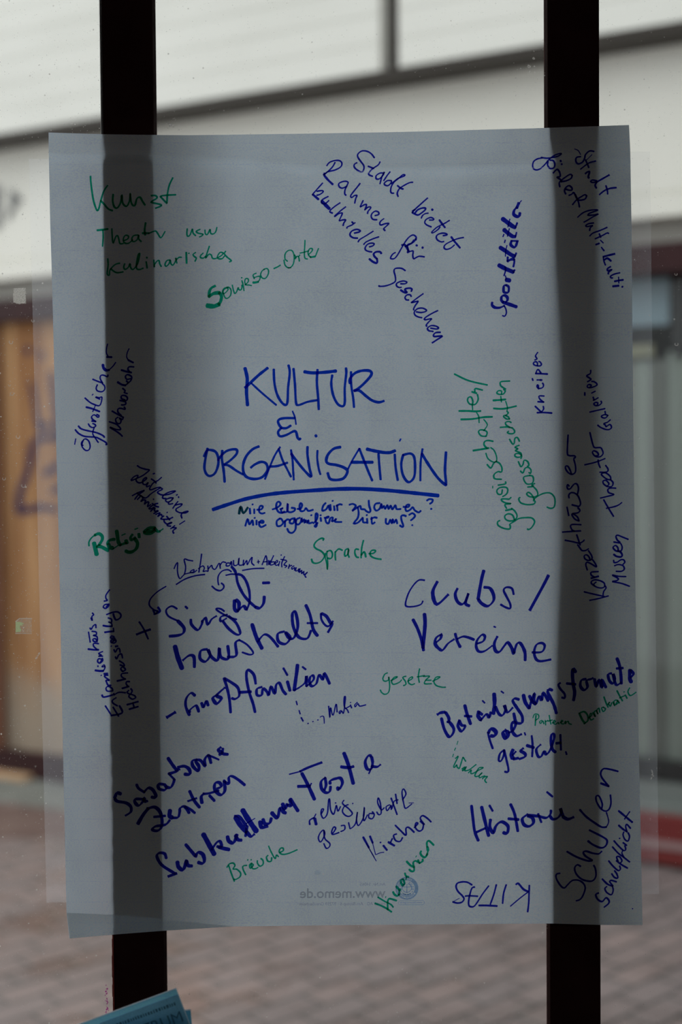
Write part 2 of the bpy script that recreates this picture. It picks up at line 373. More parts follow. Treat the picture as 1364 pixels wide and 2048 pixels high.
# silicone joint along the left side of the left mullion: pale above, red sealant below
z_mid = at_y(205, 1500, YG).z
win(MB().box(xa0 - .0030, xa0 - .0022, YI + .001, YG - .0002, z_mid, 2.68), 'glazing_bead', M_SEAL)
win(MB().box(xa0 - .0023, xa0 - .0016, YI + .0008, YG - .0002, z_mid, 2.68), 'bead_joint', M_FRAMEDARK)
win(MB().box(xa0 - .0017, xa0 - .0001, YI + .001, YG - .0002, z_mid, 2.68), 'glazing_bead', M_SEAL)
rb = MB(); rs = random.Random(4); z = .70
while z < z_mid:
    w = .0030 + rs.uniform(-.0006, .0006); dz = rs.uniform(.006, .016)
    rb.box(xa0 - w, xa0 - .0012, YI + .003, YG - .0002, z, min(z + dz, z_mid)); z += dz
tag(win(rb, 'glazing_bead', M_SEALRED), 'ragged dark red sealant bead')
fl = MB()
for i in range(70):
    t = rs.random() ** .7
    py = 1966 + 84 * t; px = 213.5 + rs.gauss(0, 1.5)
    p = at_y(px, py, YG - .0004); r = rs.uniform(.0003, .0009)
    fl.poly([(p.x + r * math.cos(a) * rs.uniform(.6, 1.2), p.y, p.z + r * 1.5 * math.sin(a) * rs.uniform(.6, 1.2)) for a in [k * math.pi / 3.5 for k in range(7)]])
tag(win(fl, 'paint_flecks', M_PINK), 'magenta paint flecks on the glass')
# dried drips and smears on the panes
SMEAR = veil_mat('dried_smear', (.95, .95, .93), .42, .25, 700)
RINGM = veil_mat('dried_drop', (.95, .95, .93), .38)
def smear(strokes):
    mb = MB()
    for w, pts in strokes: ribbon(mb, smooth_line(pts), w, lambda x, y: at_y(x, y, YG - .0006), .5, 2.2)
    win(mb, 'smear', SMEAR)
smear([(3.5, [(72, 1318), (75, 1312), (79, 1306)])])
smear([(2.4, [(1303, 1540), (1305, 1546), (1304, 1553), (1302, 1558)]), (3, [(1304, 1548), (1307, 1552)])])
smear([(2.4, [(333, 246), (341, 249), (350, 251)]), (2.2, [(338, 252), (347, 254)]), (1.6, [(344, 242), (348, 236), (351, 240)])])
smear([(4.5, [(1067, 116), (1068, 118)]), (5.5, [(1058, 132), (1058, 134)]), (3.5, [(1068, 133), (1069, 134)]), (4.5, [(1059, 143), (1060, 144)]),
       (2.5, [(1069, 144), (1070, 145)]), (2, [(1067, 102), (1068, 103)]), (1.8, [(1041, 136), (1042, 137)]), (2, [(1074, 156), (1075, 158)]), (2, [(1070, 165), (1071, 166)])])
def drop(px, py, r):
    mb = MB()
    ribbon(mb, smooth_line([(px + r * math.cos(a), py + r * math.sin(a)) for a in (-.4, .4, 1.2, 2.0, 2.8, 3.6)]), r * .55, lambda x, y: at_y(x, y, YG - .0006))
    win(mb, 'dried_drop', RINGM)
for d in ((22, 684, 3.6), (24, 787, 3.5), (36, 873, 3.6), (47, 971, 3.8), (8, 957, 3), (66, 641, 3), (1353, 688, 3.2), (19, 770, 2.2), (55, 760, 2.2), (1352, 548, 2.5)): drop(*d)

tag(MB().box(-1.45, 1.45, 1.36, 1.66, .655, .685).build('window_sill', M_SILL, bevel=.003), kind='structure')

# ------------------------------------------------------------ the big sheet of flip-chart paper
def lerp_tab(tab, t):
    if t <= tab[0][0]: return tab[0][1]
    for (a, va), (b, vb) in zip(tab, tab[1:]):
        if t <= b: k = (t - a) / (b - a); k = k * k * (3 - 2 * k); return va + (vb - va) * k
    return tab[-1][1]
def lin_tab(tab, t):
    if t <= tab[0][0]: return tab[0][1]
    for (a, va), (b, vb) in zip(tab, tab[1:]):
        if t <= b: return va + (vb - va) * (t - a) / (b - a)
    return tab[-1][1]
GAP_L = [(260, .0010), (420, .0018), (800, .0026), (1150, .0028), (1500, .0014), (1870, .0006)]
GAP_R = [(250, .0014), (420, .0080), (750, .0135), (1050, .0135), (1350, .0085), (1600, .0045), (1850, .0030)]
def gap(px, py):
    """how far the sheet stands off the mullions, towards the room"""
    k = min(1, max(0, (px - 300) / 800)); k = k * k * (3 - 2 * k)
    g = lerp_tab(GAP_L, py) * (1 - k) + lerp_tab(GAP_R, py) * k
    # crease left by the torn-off pad edge
    yc = 314 + 27 * math.exp(-((px - 780) / 330) ** 2) + (px - 680) * .006
    d = py - yc
    g += .0055 * (math.exp(d / 26) if d < 0 else math.exp(-d / 6))
    # soft diagonal fold in the middle
    dd = ((px - 510) * 85 + (py - 700) * 190) / 208.0
    if 380 < px < 820: g += .0011 * math.exp(-abs(dd) / 14) * math.sin((px - 380) / 440 * math.pi)
    g += .0013 * noise.noise(Vector((px / 260, py / 190, 1.3))) + .0004 * noise.noise(Vector((px / 70, py / 60, 7.1)))
    return max(.0004, g)
def sheet(px, py, lift=0.0): return at_y(px, py, YI - gap(px, py) - lift)
TOP = [(97, 265), (207, 268.5), (320, 270), (377, 270.5), (600, 267.5), (800, 264), (1087, 256), (1258, 250)]
BOT = [(139, 1877), (205, 1871), (320, 1862), (465, 1853), (700, 1850), (950, 1848), (1100, 1847), (1210, 1850), (1285, 1850)]
LEF = [(265, 97), (330, 98), (450, 100.5), (560, 104), (800, 110), (1100, 118), (1500, 126), (1825, 133), (1877, 139)]
RIG = [(250, 1258), (300, 1260.5), (450, 1263), (650, 1264.6), (850, 1266.5), (1200, 1271), (1350, 1274), (1600, 1280), (1800, 1284), (1850, 1285)]
def page(u, v):
    ty = lin_tab(TOP, 97 + u * 1161); by = lin_tab(BOT, 139 + u * 1146)
    ly = 265 + v * 1612; ry = 250 + v * 1600
    lx = lin_tab(LEF, ly); rx = lin_tab(RIG, ry)
    x = lx + (rx - lx) * u
    y = ty + (by - ty) * v
    return x, y
PB = at_y(690, 1850, YI - .002)
POSTER = tag(empty('flip_chart_sheet', PB), 'large sheet of flip-chart paper covered in blue and green handwriting, hung over both mullions', 'poster')
NU, NV = 150, 210
pg = MB().grid([[sheet(*page(i / NU, j / NV)) for i in range(NU + 1)] for j in range(NV + 1)])
adopt(pg.build('paper', M_PAPER, smooth=True), POSTER)
FUP = [(133.5, 1825), (225, 1829), (330, 1838), (468, 1852.4)]
FLO = [(139.5, 1876.5), (205, 1870.6), (320, 1861.8), (400, 1856.8), (468, 1852.9)]
fg = []
for j in range(7):
    row = []
    for i in range(49):
        xu = 133.5 + (468 - 133.5) * i / 48; xl_ = 139.5 + (468 - 139.5) * i / 48
        yu = lin_tab(FUP, xu); yl = lin_tab(FLO, xl_); t = j / 6
        row.append(sheet(xu + (xl_ - xu) * t, yu + (yl - yu) * t, -.00025))
    fg.append(row)
tag(adopt(MB().grid(fg).build('folded_corner', M_FOLD), POSTER), 'bottom left corner folded back behind the sheet')

STROKES = r'''
@ Kunst|G|160 330 4|3.4
84,90 88,150 105,270 125,340 140,365 152,345 165,290 190,210 220,165
165,285 190,310 225,350 260,365
265,235 262,290 275,335 300,342 325,300 335,240 342,305 372,330 395,290 402,235 402,235 408,290 420,320 440,322 455,270 480,258 500,290 520,320
570,245 605,245 615,265 575,290 575,300 640,315 648,328 605,345
742,103 715,160 700,230 695,300 690,302 655,265 645,250 690,242 765,238
@ Theater|G|160 330 4|2.8
4:138,522 180,518 222,512
183,520 185,580 180,650
255,510 258,570 265,625 285,575 300,565 310,590 320,628 345,628
350,605 380,592 388,570 365,562 350,580 347,605 360,625 390,625 420,600
465,560 430,565 415,590 425,612 455,600 470,560 470,590 490,612
3.4:525,462 517,520 522,560
4:500,545 550,545
550,547 600,528 620,545 640,578 655,575 680,532
@ usw|G|160 330 4|2.8
858,510 855,550 862,570 880,560 895,520 900,515 905,545 925,565
960,515 930,530 945,545 985,555 965,572 955,575
1000,520 1003,550 1020,555 1040,515 1045,545 1065,552 1085,535 1095,500
@ kulinarisches|G|160 330 4|2.9
222,750 225,800 218,870 235,880 240,840 280,797 318,785
245,830 290,860 345,855
358,790 350,815 360,835 385,820 400,790 405,820 425,835 460,790 478,712 465,720 452,790 455,830 480,835 505,825
530,775 537,825
533,738 537,744
590,760 595,815 595,800 615,770 632,765 638,790 650,812
720,760 695,765 680,795 690,810 712,790 722,760 728,790 745,800 768,760 765,745 775,785
770,760 790,740 812,738
3.8:850,700 853,785
870,705 872,708
925,700 905,715 912,730 930,745 920,770
985,705 965,725 965,740 985,745 1005,730
1035,650 1018,700 1005,745 1030,715 1050,720 1060,745 1085,748 1130,725 1145,705 1120,700 1100,730 1105,748 1135,750 1155,730
1165,690 1155,710 1175,735 1210,765 1195,775
@ Sowieso-Orte|G|390 470 4|2.6
5.5:160,408 130,425 115,455 112,492
7:112,492 150,468 195,462
6:195,462 212,490 205,530 190,555
9:190,555 150,570 98,565
265,420 235,425 220,450 225,470 245,460 265,435 250,425 225,450 240,500 262,505 285,480 288,440 270,418 255,418
298,400 310,450 320,468 335,450 345,420 350,435 365,440 375,425 375,400
375,365 385,400 392,445
372,340 375,344
400,400 425,375 425,352 405,350 398,375 408,398 430,400 452,405
475,350 465,320 490,305
475,340 515,330 520,350 505,375
4.5:505,375 480,380 465,380
555,275 535,290 525,320 540,345 565,345 585,315 588,285 575,268 550,275
3.2:632,268 660,255 682,242
740,210 720,190 722,150 745,125 775,125 792,160 790,220 770,255 745,262 720,240 712,200
765,262 745,262
3:795,160 808,180 800,190
800,185 818,170 830,180 835,210
830,172 838,160
880,42 878,90 875,150 880,185 900,192
840,145 870,138 905,128
910,155 935,130 938,110 918,110 905,135 908,160 925,178
4:925,178 960,172
965,168 975,140 988,108
@ Stadt bietet|B|610 290 4|3
555,102 530,70 495,50 455,48 425,70 422,95 445,130 470,165 470,195 455,215 430,208 400,185 392,165 400,150 415,142
600,135 585,160 540,190 510,225 515,240 540,250
505,170 525,178 550,188
630,225 600,225 570,245 570,270 595,270 625,240 635,215 615,255 605,290 600,310
680,215 660,240 630,285
690,285 660,285 635,305 640,320 665,325 690,300 690,285
690,310 740,270 790,250 798,240 780,240 745,270 710,300 690,335 685,370 695,385 710,385
862,298 835,302 790,325 755,350 738,385 745,412
3.4:740,325 765,345 785,352
3.4:980,425 940,460 880,515 858,540
3.6:858,540 900,560 930,545 960,520 962,505 935,505 900,520 880,545
3.5:880,515 860,528
985,545 960,550 940,565 930,585
4:1015,515 1022,520
995,600 1025,600 1028,590 1005,580 970,595 958,620 975,640 1010,655
3.6:1075,600 1100,635 1120,660
1155,603 1120,625 1060,655 1020,690 1015,702 1030,700 1065,675 1080,655
1105,725 1135,720 1130,710 1100,705 1065,715 1050,735 1060,760 1090,775 1110,772
3.6:1170,735 1195,770 1240,823
1268,740 1220,750 1170,770 1125,795 1112,820 1130,835 1165,825 1195,800
@ Rahmen für|B|610 290 4|3.1
175,165 195,140 235,125 275,125 295,145 285,175 240,200 180,215 150,240
240,140 220,175 185,210 150,240 155,225
4:155,245 185,280 222,315
335,330 300,345 275,335 270,310 295,295 325,290 345,300 335,325 320,360 318,390 328,402
440,308 415,340 375,390 365,410 375,420 395,405 415,405 405,430 398,465
465,445 450,475 443,495 470,480 490,475 490,490 478,520 500,500 520,495 525,505 505,530 500,548
560,565 590,555 585,535 560,530 535,550 530,575 545,595 575,598
630,590 605,610 598,630 610,640 640,630 670,628 650,650 630,670 640,685
888,760 888,735 865,720 835,735 805,770 775,820 740,880 715,908 690,910 685,900 700,875 722,860
4:775,800 800,800 830,850
885,750 870,775 830,800 800,812
870,760 850,785 820,800 825,840 820,860 845,850 865,850 862,885 870,910 890,900 915,890 955,895
4:890,802 897,805
4:937,820 944,822
@ kulturelles|B|610 290 4|3.1
140,305 100,350 65,390 60,400
4:62,395 85,415 108,435
95,370 135,365 145,375 120,395 95,402
185,412 150,430 132,445 135,465 160,470 190,445
5:135,450 165,480 195,510
280,463 240,490 205,520 200,535 220,545
325,495 280,530 240,565 242,570 270,550 298,545 285,580 275,605 300,600 325,600 310,625 305,645
400,622 375,640 340,655 335,665
375,615 385,625
3.4:395,705 435,695 440,685 415,675 380,685 362,705 362,725 385,742 420,745
545,690 490,725 440,755 425,775
590,735 545,750 490,775 470,795
515,815 545,805 552,790 530,785 500,795 482,820 485,840 510,852 535,855
4:610,868 600,855 570,855 550,870 555,890 575,910
4:575,910 578,930 572,945 545,935 515,912
@ Geschehen|B|610 480 4|3.1
802,245 775,228 745,225 720,230 712,250 722,290 722,330 690,352 640,368 595,370 592,365
765,350 800,350 815,338 790,328 755,335 732,350 735,370 755,380 770,378
3.6:850,410 855,395 840,385 805,390 800,400 815,420 795,420 765,400
850,452 840,438 815,440 800,460 810,478 830,480
945,430 910,455 870,485 853,498 858,500 890,492 905,492 885,520 870,548 870,560
890,575 930,580 965,572 970,560 940,545 900,550 875,575 880,600 905,615 935,622
1062,565 1020,585 970,615 955,632 965,638 995,632 1012,632 990,655 970,680 975,690
1005,705 1050,712 1068,705 1050,690 1010,685 980,705 990,725 1015,730 1025,732
3.6:1082,738 1045,742 1028,760 1035,772 1065,770 1098,770 1060,795 1030,815 1018,822
@ Sportstätten|B|960 390 7.876|5
4.5:192,1695 190,1735 235,1772 310,1775 380,1745
2.8:380,1745 408,1800 415,1860 390,1908 355,1900
5.6:365,1690 470,1725 575,1762
4.6:362,1690 335,1650 345,1597 390,1582 428,1610 432,1655 405,1685
4.2:410,1420 378,1430 370,1490 378,1530 420,1540 448,1525 452,1450 415,1420
7:412,1335 470,1347
2.4:405,1335 408,1300 400,1272
6.6:295,1105 400,1160 480,1195 525,1213
4:525,1215 545,1182
2.8:378,1270 402,1190 395,1130
4:437,978 432,1045
6:440,1040 490,1015 530,1010
3.6:540,1010 540,1060 525,1130
6.2:315,825 400,880 480,935 545,968
3.6:550,970 570,915
2.2:425,795 405,880 400,965
4.6:495,725 485,785 540,825 565,800 585,740
3.6:495,722 600,725
2.6:397,710 386,750
2.8:376,620 362,655
6.2:375,545 440,600 510,650 552,655
3:560,655 575,590
2.4:462,530 432,650
6.6:352,372 430,430 510,490 555,510
3.6:560,510 585,440
2.2:470,380 440,505
5.2:628,285 615,335 570,335 530,300 540,240 575,200
6:580,200 610,130
2.2:625,120 652,88
@ Stadt|B|1050 285 6.2|3
855,110 800,105 750,150 740,190 715,240 660,265 630,230 640,185 690,175
1.6:615,80 660,100 690,150
875,230 800,250 740,290 690,330
750,215 775,270 790,310
1.6:830,150 760,220
3.6:750,385 775,365 800,365 785,420 792,440
890,475 840,465 815,480 835,495 880,490
4.6:1040,405 960,450 890,490
3.4:890,490 870,530 885,565
3.6:1130,560 1050,570 980,600 925,645
1003,535 1020,590 1025,640
@ fördert|B|1050 285 6.2|3.1
200,185 270,195 350,185 420,165 450,138 400,145 340,175 290,220 230,290 170,335 120,335 95,300 105,240 150,205 220,190
310,220 350,225 370,270 355,315 310,320 280,280 285,235
3.6:440,222 445,235
3.6:455,265 456,272
350,378 385,340 405,335 430,370 435,420 398,430 440,460 450,490
585,410 560,395 500,430 450,470 425,500 432,550
585,410 570,445 510,475 450,485
500,575 540,590 580,590 580,560 545,535 505,560 490,600 505,638
545,655 580,640 600,620 620,645 640,690
765,660 740,648 700,670 640,710 590,770
765,660 745,700 690,715 640,710
622,645 660,730 675,800
@ Multi-kulti|B|1100 400 8.0235|2.8
445,275 530,205 640,165 770,160 640,210 610,235 620,245 700,240 775,225 690,270 600,325 545,355
700,368 620,380 575,410 600,425 685,410 650,440 635,490
3:915,440 800,490 690,530 640,575
3:940,538 915,530 830,575 725,622
790,540 815,600
3.8:738,715 788,697
2.2:810,645 855,690
825,760 868,815
4.4:1035,865 930,890 858,910
855,910 865,980 890,1045
3.8:875,960 920,935 978,978
3.6:970,1070 925,1100 930,1135 990,1118 940,1160 937,1185
3.2:1120,1168 1030,1190 970,1225 985,1250 1005,1250
3.8:1172,1282 1110,1290 1037,1305
2.2:1100,1235 1105,1335
4.4:1012,1385 1100,1375
3.8:1158,1390 1165,1395
@ Öffentlicher|B|130 680 8.0235|2.8
300,1600 265,1650 280,1720 330,1770 380,1765 403,1710 385,1630 340,1590 300,1600 270,1680 290,1690
2.3:172,1585 155,1675
3.1:165,1440 220,1500 310,1545 420,1555 500,1562 580,1600 650,1640 672,1675 655,1678
3.1:215,1380 260,1425 360,1455 460,1475 540,1500 610,1535 632,1562
375,1345 400,1385 445,1405 490,1385 480,1355 445,1340
2.6:470,1400 445,1500 490,1580 535,1645
3.3:430,1300 495,1308
495,1308 440,1270 428,1230 470,1200 530,1240 545,1215 510,1195
3.6:340,1078 430,1100 555,1148
2.2:445,1150 475,1080 487,1050
320,930 400,1000 470,1035 540,1055 575,1020 592,920 545,925 490,915 560,950
2.2:435,885 450,870
520,718 500,770 520,815 590,830 635,795 635,740 600,700
3:445,630 530,665 605,690
600,685 565,620 575,570 620,565 680,590 688,560
4.4:608,395 620,450 660,485 705,480
2.4:705,482 770,420 812,360
4:673,272 748,275
2.4:690,262 665,210 665,140 682,65
@ Nahverkehr|B|130 680 8.0235|2.9
920,1545 860,1490 720,1400 800,1430 870,1442 892,1435 880,1405 820,1350 710,1312
850,1240 812,1270 830,1330 880,1340 900,1290 870,1250 920,1275 937,1235
755,1140 840,1190 930,1240
905,1215 852,1160 850,1110 890,1095 965,1112 950,1075
905,1040 930,1042 972,1030 965,990 880,970
930,965 985,970 1002,930 965,892 908,895 908,940 960,960
1000,860 950,842 965,815 925,775
3.8:845,675 910,715 970,728
975,722 1010,690 985,655
1000,700 1055,650 1068,590 1010,555 970,580 990,630 1050,620
3.6:905,482 980,505 1065,522
1040,515 1010,470 1030,430 1105,432
3.4:1095,362 1060,345 1015,322
2.2:1015,322 990,270 1000,200 1028,140
@ KULTUR|C|400 720 4|4.6
6:360,65 378,150 372,250 380,362
6:362,220 400,185 470,120 540,65
3.6:410,185 480,250 550,310 610,360
590,75 595,180 615,270 650,335 685,360 700,330 705,220 718,100 708,42
748,70 760,200 768,340 790,360 860,335 935,322
6:835,94 900,103 1000,98 1088,88
940,78 935,180 945,300 950,395
1058,122 1050,190 1065,280 1100,350 1140,370 1158,340 1158,220 1170,110 1168,65
4.2:1208,95 1210,200 1225,300 1232,378
5.4:1200,185 1200,150 1240,105 1300,85 1360,88 1370,120 1320,180 1270,225 1235,245
5:1235,247 1275,245 1330,290 1380,325 1430,338 1470,328
@ ampersand|C|400 720 4|4.8
3:740,410 760,460 768,515
755,465 680,465 635,475 625,500 650,540 690,545 725,525
650,545 625,575 640,610 690,600 750,570 770,580 780,620 795,635 803,628
5:925,602 930,612
@ ORGANISATION|C|390 860 4|4.8
100,148 85,220 75,300 90,350 120,368 160,345 185,280 185,220 165,175 125,160 95,165 72,210
218,165 215,230 230,330 237,415
185,240 210,205 250,170 300,155 335,160 330,195 280,245 235,275
4.4:238,280 270,285 330,325 382,355
5.2:510,132 460,155 410,210 385,280 390,345 420,380 480,392 540,375 580,320 570,270 530,255 480,275 448,300
4:560,392 600,290 640,200 680,138
4:670,150 700,240 740,320 768,374
600,292 660,288 738,262
4:768,160 780,240 785,320 790,398
770,190 830,270 890,340 930,372 915,300 900,200 900,135
4:980,165 978,230 990,310 1003,355
5.4:1163,137 1110,150 1065,195 1050,245 1070,270 1130,280 1190,300 1220,330 1190,385 1130,400 1080,390 1062,345
3.6:1225,310 1260,240 1315,148
4.4:1315,150 1350,240 1390,340 1418,405
6:1255,258 1330,258 1420,258
6:1375,153 1440,168 1510,180 1560,180 1600,166
4.4:1468,190 1475,290 1485,396
4.4:1598,195 1605,300 1622,402
1665,200 1650,270 1660,350 1690,405 1720,415 1755,370 1760,270 1750,210 1720,188 1665,200
4:1820,152 1805,260 1803,405
5.2:1815,190 1870,280 1940,380 2000,436 2008,425 2000,320 2008,178
3:1637,88 1646,72
@ underline|C|390 860 4|7.2
145,636 260,597 400,553 560,520 720,500 1000,480 1180,471 1360,472 1560,485 1760,505 1945,525
@ W|X|465 990 5.93|4.2
4.6:78,222 97,140 130,215 180,150
@ ie leben wir|C|465 990 5.93|3.8
205,160 210,222
3.6:258,168 258,218
237,110 240,114
292,175 340,170 360,138 330,130 315,165 320,205 350,220 382,212
475,170 530,150 570,110 550,80 525,95 520,150 545,200 590,212 615,195
565,168 600,155 575,172 590,205 640,200 655,170 655,100 650,180 680,205 730,190 740,160 700,152
770,165 810,160 825,115 805,97 795,140 810,190 850,185 870,155 900,188 955,175
1105,95 1075,130 1065,185 1110,170 1140,125 1150,170 1165,178 1160,115
1205,132 1210,182
1187,68 1189,72
1240,120 1245,183
1232,130 1270,110 1298,115
@ zusammen|C|665 980 5.93|3.8
200,175 240,165 275,185 260,215 235,248 290,210 330,190 340,225 380,230 400,250 435,265 450,240 435,185 430,125
300,205 310,270 300,330 265,375 250,400
560,155 510,165 495,210 520,245 560,220 580,165 585,215 610,190 625,225 650,180 665,225 690,185 710,230 745,180 760,225 808,225
840,200 900,200 910,175 880,180 865,220 880,250 920,235 950,205 975,240 1020,265 1046,247
1120,125 1150,108 1188,115 1180,145 1155,163
1170,220 1172,228
@ wie organisieren wir uns|C|465 990 5.93|3.8
152,366 180,285 200,350 235,300 245,358
285,302 285,352
262,270 264,274
310,320 360,330 365,310 335,305 315,345 340,380 395,355
560,280 525,310 530,365 570,365 600,330 580,285 560,280
622,305 622,375
617,320 650,290 685,300
740,275 690,290 680,330 720,335 740,285 750,350 745,410 710,448 670,440 650,400
800,270 760,290 755,335 780,350 810,320 820,275 825,320 850,290 855,330 870,300 885,330 900,300 905,335 950,325
933,238 936,242
960,335 1000,290 1010,235 988,222 985,300 1000,350 990,378 975,365 1010,330
1045,270 1050,310
1044,238 1046,243
1090,270 1130,270 1140,255 1105,270 1110,320 1140,335 1160,275 1190,270 1180,310 1210,300 1230,280 1215,315 1250,320 1293,320
1450,341 1490,326 1530,286 1545,271 1550,321 1585,326
1595,281 1600,334
1591,236 1594,240
1650,266 1655,339 1688,325
1642,286 1680,266 1713,271
1820,281 1820,331 1850,341 1870,291 1890,336 1900,286 1915,331 1940,291 1953,338
2058,251 2030,241 2002,251 2005,301 2025,361 2015,379 1985,361
2095,236 2135,216 2165,246 2140,281 2115,300
3.6:2131,355 2133,361
@ Gemeinschaften|G|895 730 5.93|3.1
620,1845 595,1860 600,1900 660,1935 735,1945 745,1910 740,1888 800,1850 850,1820 930,1810 1000,1815 1033,1860 1000,1925 965,1950 947,1945
795,1835 770,1780 720,1765 680,1790 690,1830 740,1850 800,1835 825,1790 800,1735 760,1700
3.8:760,1710 690,1725
700,1700 680,1660 700,1650 752,1645 690,1635 650,1615 640,1590 690,1588 730,1590 753,1570
655,1560 700,1530 715,1480 690,1450 620,1455 585,1490 600,1530 640,1530 650,1480
600,1425 685,1410 688,1385
2.2:536,1460 536,1437
640,1355 565,1350 548,1320 560,1290 600,1265 640,1268 645,1220 620,1170 580,1145
470,1180 500,1215 520,1218 545,1170 580,1140
2.6:455,1045 480,1110 540,1150 580,1140 580,1080 550,1010 512,980
3.9:305,1015 400,1000 490,985
472,990 435,950 440,910 480,895 540,905
455,845 400,840 368,795 390,770 440,775 470,800 458,845
2.4:430,780 470,720 465,690 430,645
3.9:160,645 300,640 420,620 530,615
2.4:375,685 370,610 345,565
3.9:138,545 250,545 330,550 392,545
2.4:298,530 295,480
295,470 300,430 280,380 245,390 240,430 270,465 330,465 363,410 355,350
3.6:290,318 345,335
325,315 325,285 345,280 415,298
3.2:82,107 250,185 472,237
@ Genossenschaften|G|895 730 5.93|3
860,1570 845,1590 870,1635 940,1655 1020,1650 1040,1620 1020,1600 1080,1550 1150,1520 1220,1520 1268,1570 1275,1640 1260,1688 1220,1700 1180,1685
1030,1600 1000,1540 960,1510 940,1530 970,1560 1030,1565 1070,1540 1060,1490 1025,1450
950,1447 1020,1440 1000,1425 1035,1405
975,1310 910,1325 905,1360 940,1410 1000,1405 1020,1365 1010,1320 975,1310
865,1257 895,1280 920,1225 960,1215 990,1245 985,1285 965,1275
840,1145 870,1205 895,1180 910,1130 950,1145 965,1190 948,1200
870,1110 880,1080 850,1050 805,1055 800,1080 830,1095 870,1085 870,1045 805,1015 835,995 800,975 850,952
735,880 770,935 790,930 800,870 830,862 853,905
725,785 710,800 740,815 785,810 795,780 765,742
625,740 700,735 760,745
740,740 695,710 690,680 730,670 755,682
735,640 700,640 665,610 680,597 720,615 735,640
690,600 720,570 705,550
3.7:548,515 650,520 740,505 815,487
2.3:705,545 710,500 690,430
3.9:543,420 620,415 688,408
2.4:640,440 632,370
640,345 640,310 605,305 585,330 610,347 660,345 685,310 665,288
690,285 635,250 625,210 650,195 738,190
@ Kneipen|B|1030 695 13.653|2.9
3.4:605,1780 780,1775 1005,1790
3.2:550,1605 630,1680 710,1758
770,1605 782,1670 755,1725 720,1760
3.5:625,1480 785,1490
780,1490 690,1420 655,1360 670,1322 795,1325
650,1130 600,1070 610,1020 640,1050 640,1110 720,1110 770,1070 775,1010 750,972
3:600,885 690,885
4:690,888 730,888
472,845 490,900
3.5:562,710 700,715 885,725
570,700 625,597 710,700
610,500 610,420 560,387 505,420 520,470 600,500 690,500 720,460 690,400 650,380
540,340 600,310 560,240 580,190 620,135
@ Galerien|B|1150 730 10.49|2.9
475,1262 540,1310 640,1350 710,1355 762,1320 755,1270 720,1250 655,1295 640,1265 605,1230 680,1200 740,1150
690,1060 630,1040 555,1070 580,1105 640,1110 690,1060
640,1040 630,972
310,988 450,955 628,915
460,850 480,800 440,785 395,810 430,850 500,845 555,800 545,757
385,740 430,720 485,687
400,735 380,672
350,588 425,550
3.2:205,580 205,635
310,475 340,430 300,410 260,430 270,470 350,470 450,430 455,390 400,350 350,345
262,350 335,305 300,270 245,225 320,180 330,110
@ Theater|B|1110 860 8.525|2.9
830,1190 910,1330 998,1473
875,1335 1000,1310 1080,1280 1138,1237
775,1160 900,1130 1005,1100 920,1070 900,1020 940,990 1038,992
880,960 920,920 870,860 820,870 830,920 900,965 970,960 990,900 960,860
950,850 890,840 830,800 790,750 860,730 940,790 950,850
765,720 880,715 905,670 862,602
507,593 650,560 760,525 852,487
735,510 745,580 770,640
690,440 740,430 720,380 660,355 640,390 690,450 770,455 820,400 800,330 770,300 680,300 650,260 620,150 595,42
@ Konzerthäuser|B|1110 1020 8.525|2.9
592,1540 740,1510 910,1465
497,1395 640,1430 840,1475
820,1450 830,1390 870,1330 850,1290
700,1230 660,1270 700,1310 780,1330 840,1310 840,1250 780,1210 690,1190 630,1210 620,1250 680,1300
3.8:618,1163 740,1130
675,1145 620,1110 620,1060 738,1050
550,1023 525,930 550,890 620,920 705,970 690,920 650,860 625,840
600,860 580,800 540,765 500,780 510,830 570,860 630,830 620,770 570,692
570,662 520,690 460,690 420,640 385,592
172,515 300,540 410,565 470,540 498,512
370,422 400,510 428,598
127,376 330,361 438,356
330,361 290,336 265,276 300,246 443,251
410,186 340,156 290,86 305,66 380,116 410,186
300,61 390,46 425,6 390,-39
205,-49 220,26 235,96
290,-89 350,-74 410,-64 435,-114 410,-204 380,-254 330,-290 270,-294 235,-254 240,-206
380,-254 400,-364 380,-434 340,-449 300,-414 260,-364 220,-359 205,-404 215,-434 242,-406
280,-614 260,-674 220,-744 180,-744 185,-694 230,-634 290,-609 345,-644 350,-744 320,-864
320,-884 345,-894 330,-924 240,-929 210,-984 223,-1280
@ Museen|B|1110 1020 8.525|3
1270,1300 1130,1250 977,1220 1050,1205 1080,1180 1050,1150 977,1110 1080,1130 1208,1135
1042,1045 1130,1045 1180,1010 1160,950 1080,930 1015,950
1160,925 1190,890 1170,850 1120,850 1060,890 1010,895 1000,857
3.6:1002,757 1050,790 1120,800 1145,770 1120,720 1065,692
1080,700 1070,640 1030,605 990,640 1030,690 1080,705 1130,690 1145,630 1120,570
1002,545 1110,560 1060,510 1040,450 1070,430 1160,465 1248,500
@ Zeitpläne|B|250 920 9.743|2.9
240,110 300,150 400,180 475,195 430,240 350,300 270,340 120,400 170,330 240,300 250,320 215,380 240,430 300,445 380,400 420,360 400,345 350,390 350,460 400,480 450,440 420,500 430,520 480,500
710,340 640,400 560,440 510,500 480,560 510,580 620,540 690,540 560,620 480,680 440,720 380,740 300,690
512,370 560,400 608,448
548,270 575,262
690,540 730,570 650,610 640,640 700,675 780,680 880,660 980,612 950,605 850,630 760,680 730,730 760,750 800,750
940,740 870,740 790,780 830,820 900,790 940,740 900,790 850,830 860,860 930,850
1030,810 980,870 932,940
980,880 1060,860 1110,860 1080,900 1000,950 1000,990 1050,1020 1100,1030 1180,1030 1228,1005 1200,1000 1120,1030 1095,1080 1110,1133
2.4:1165,1187 1062,1253
1000,685 1020,675
1045,715 1045,732
@ Arbeitszeiten|B|250 920 9.743|3
142,695 250,640 378,592 300,650 240,700 192,765
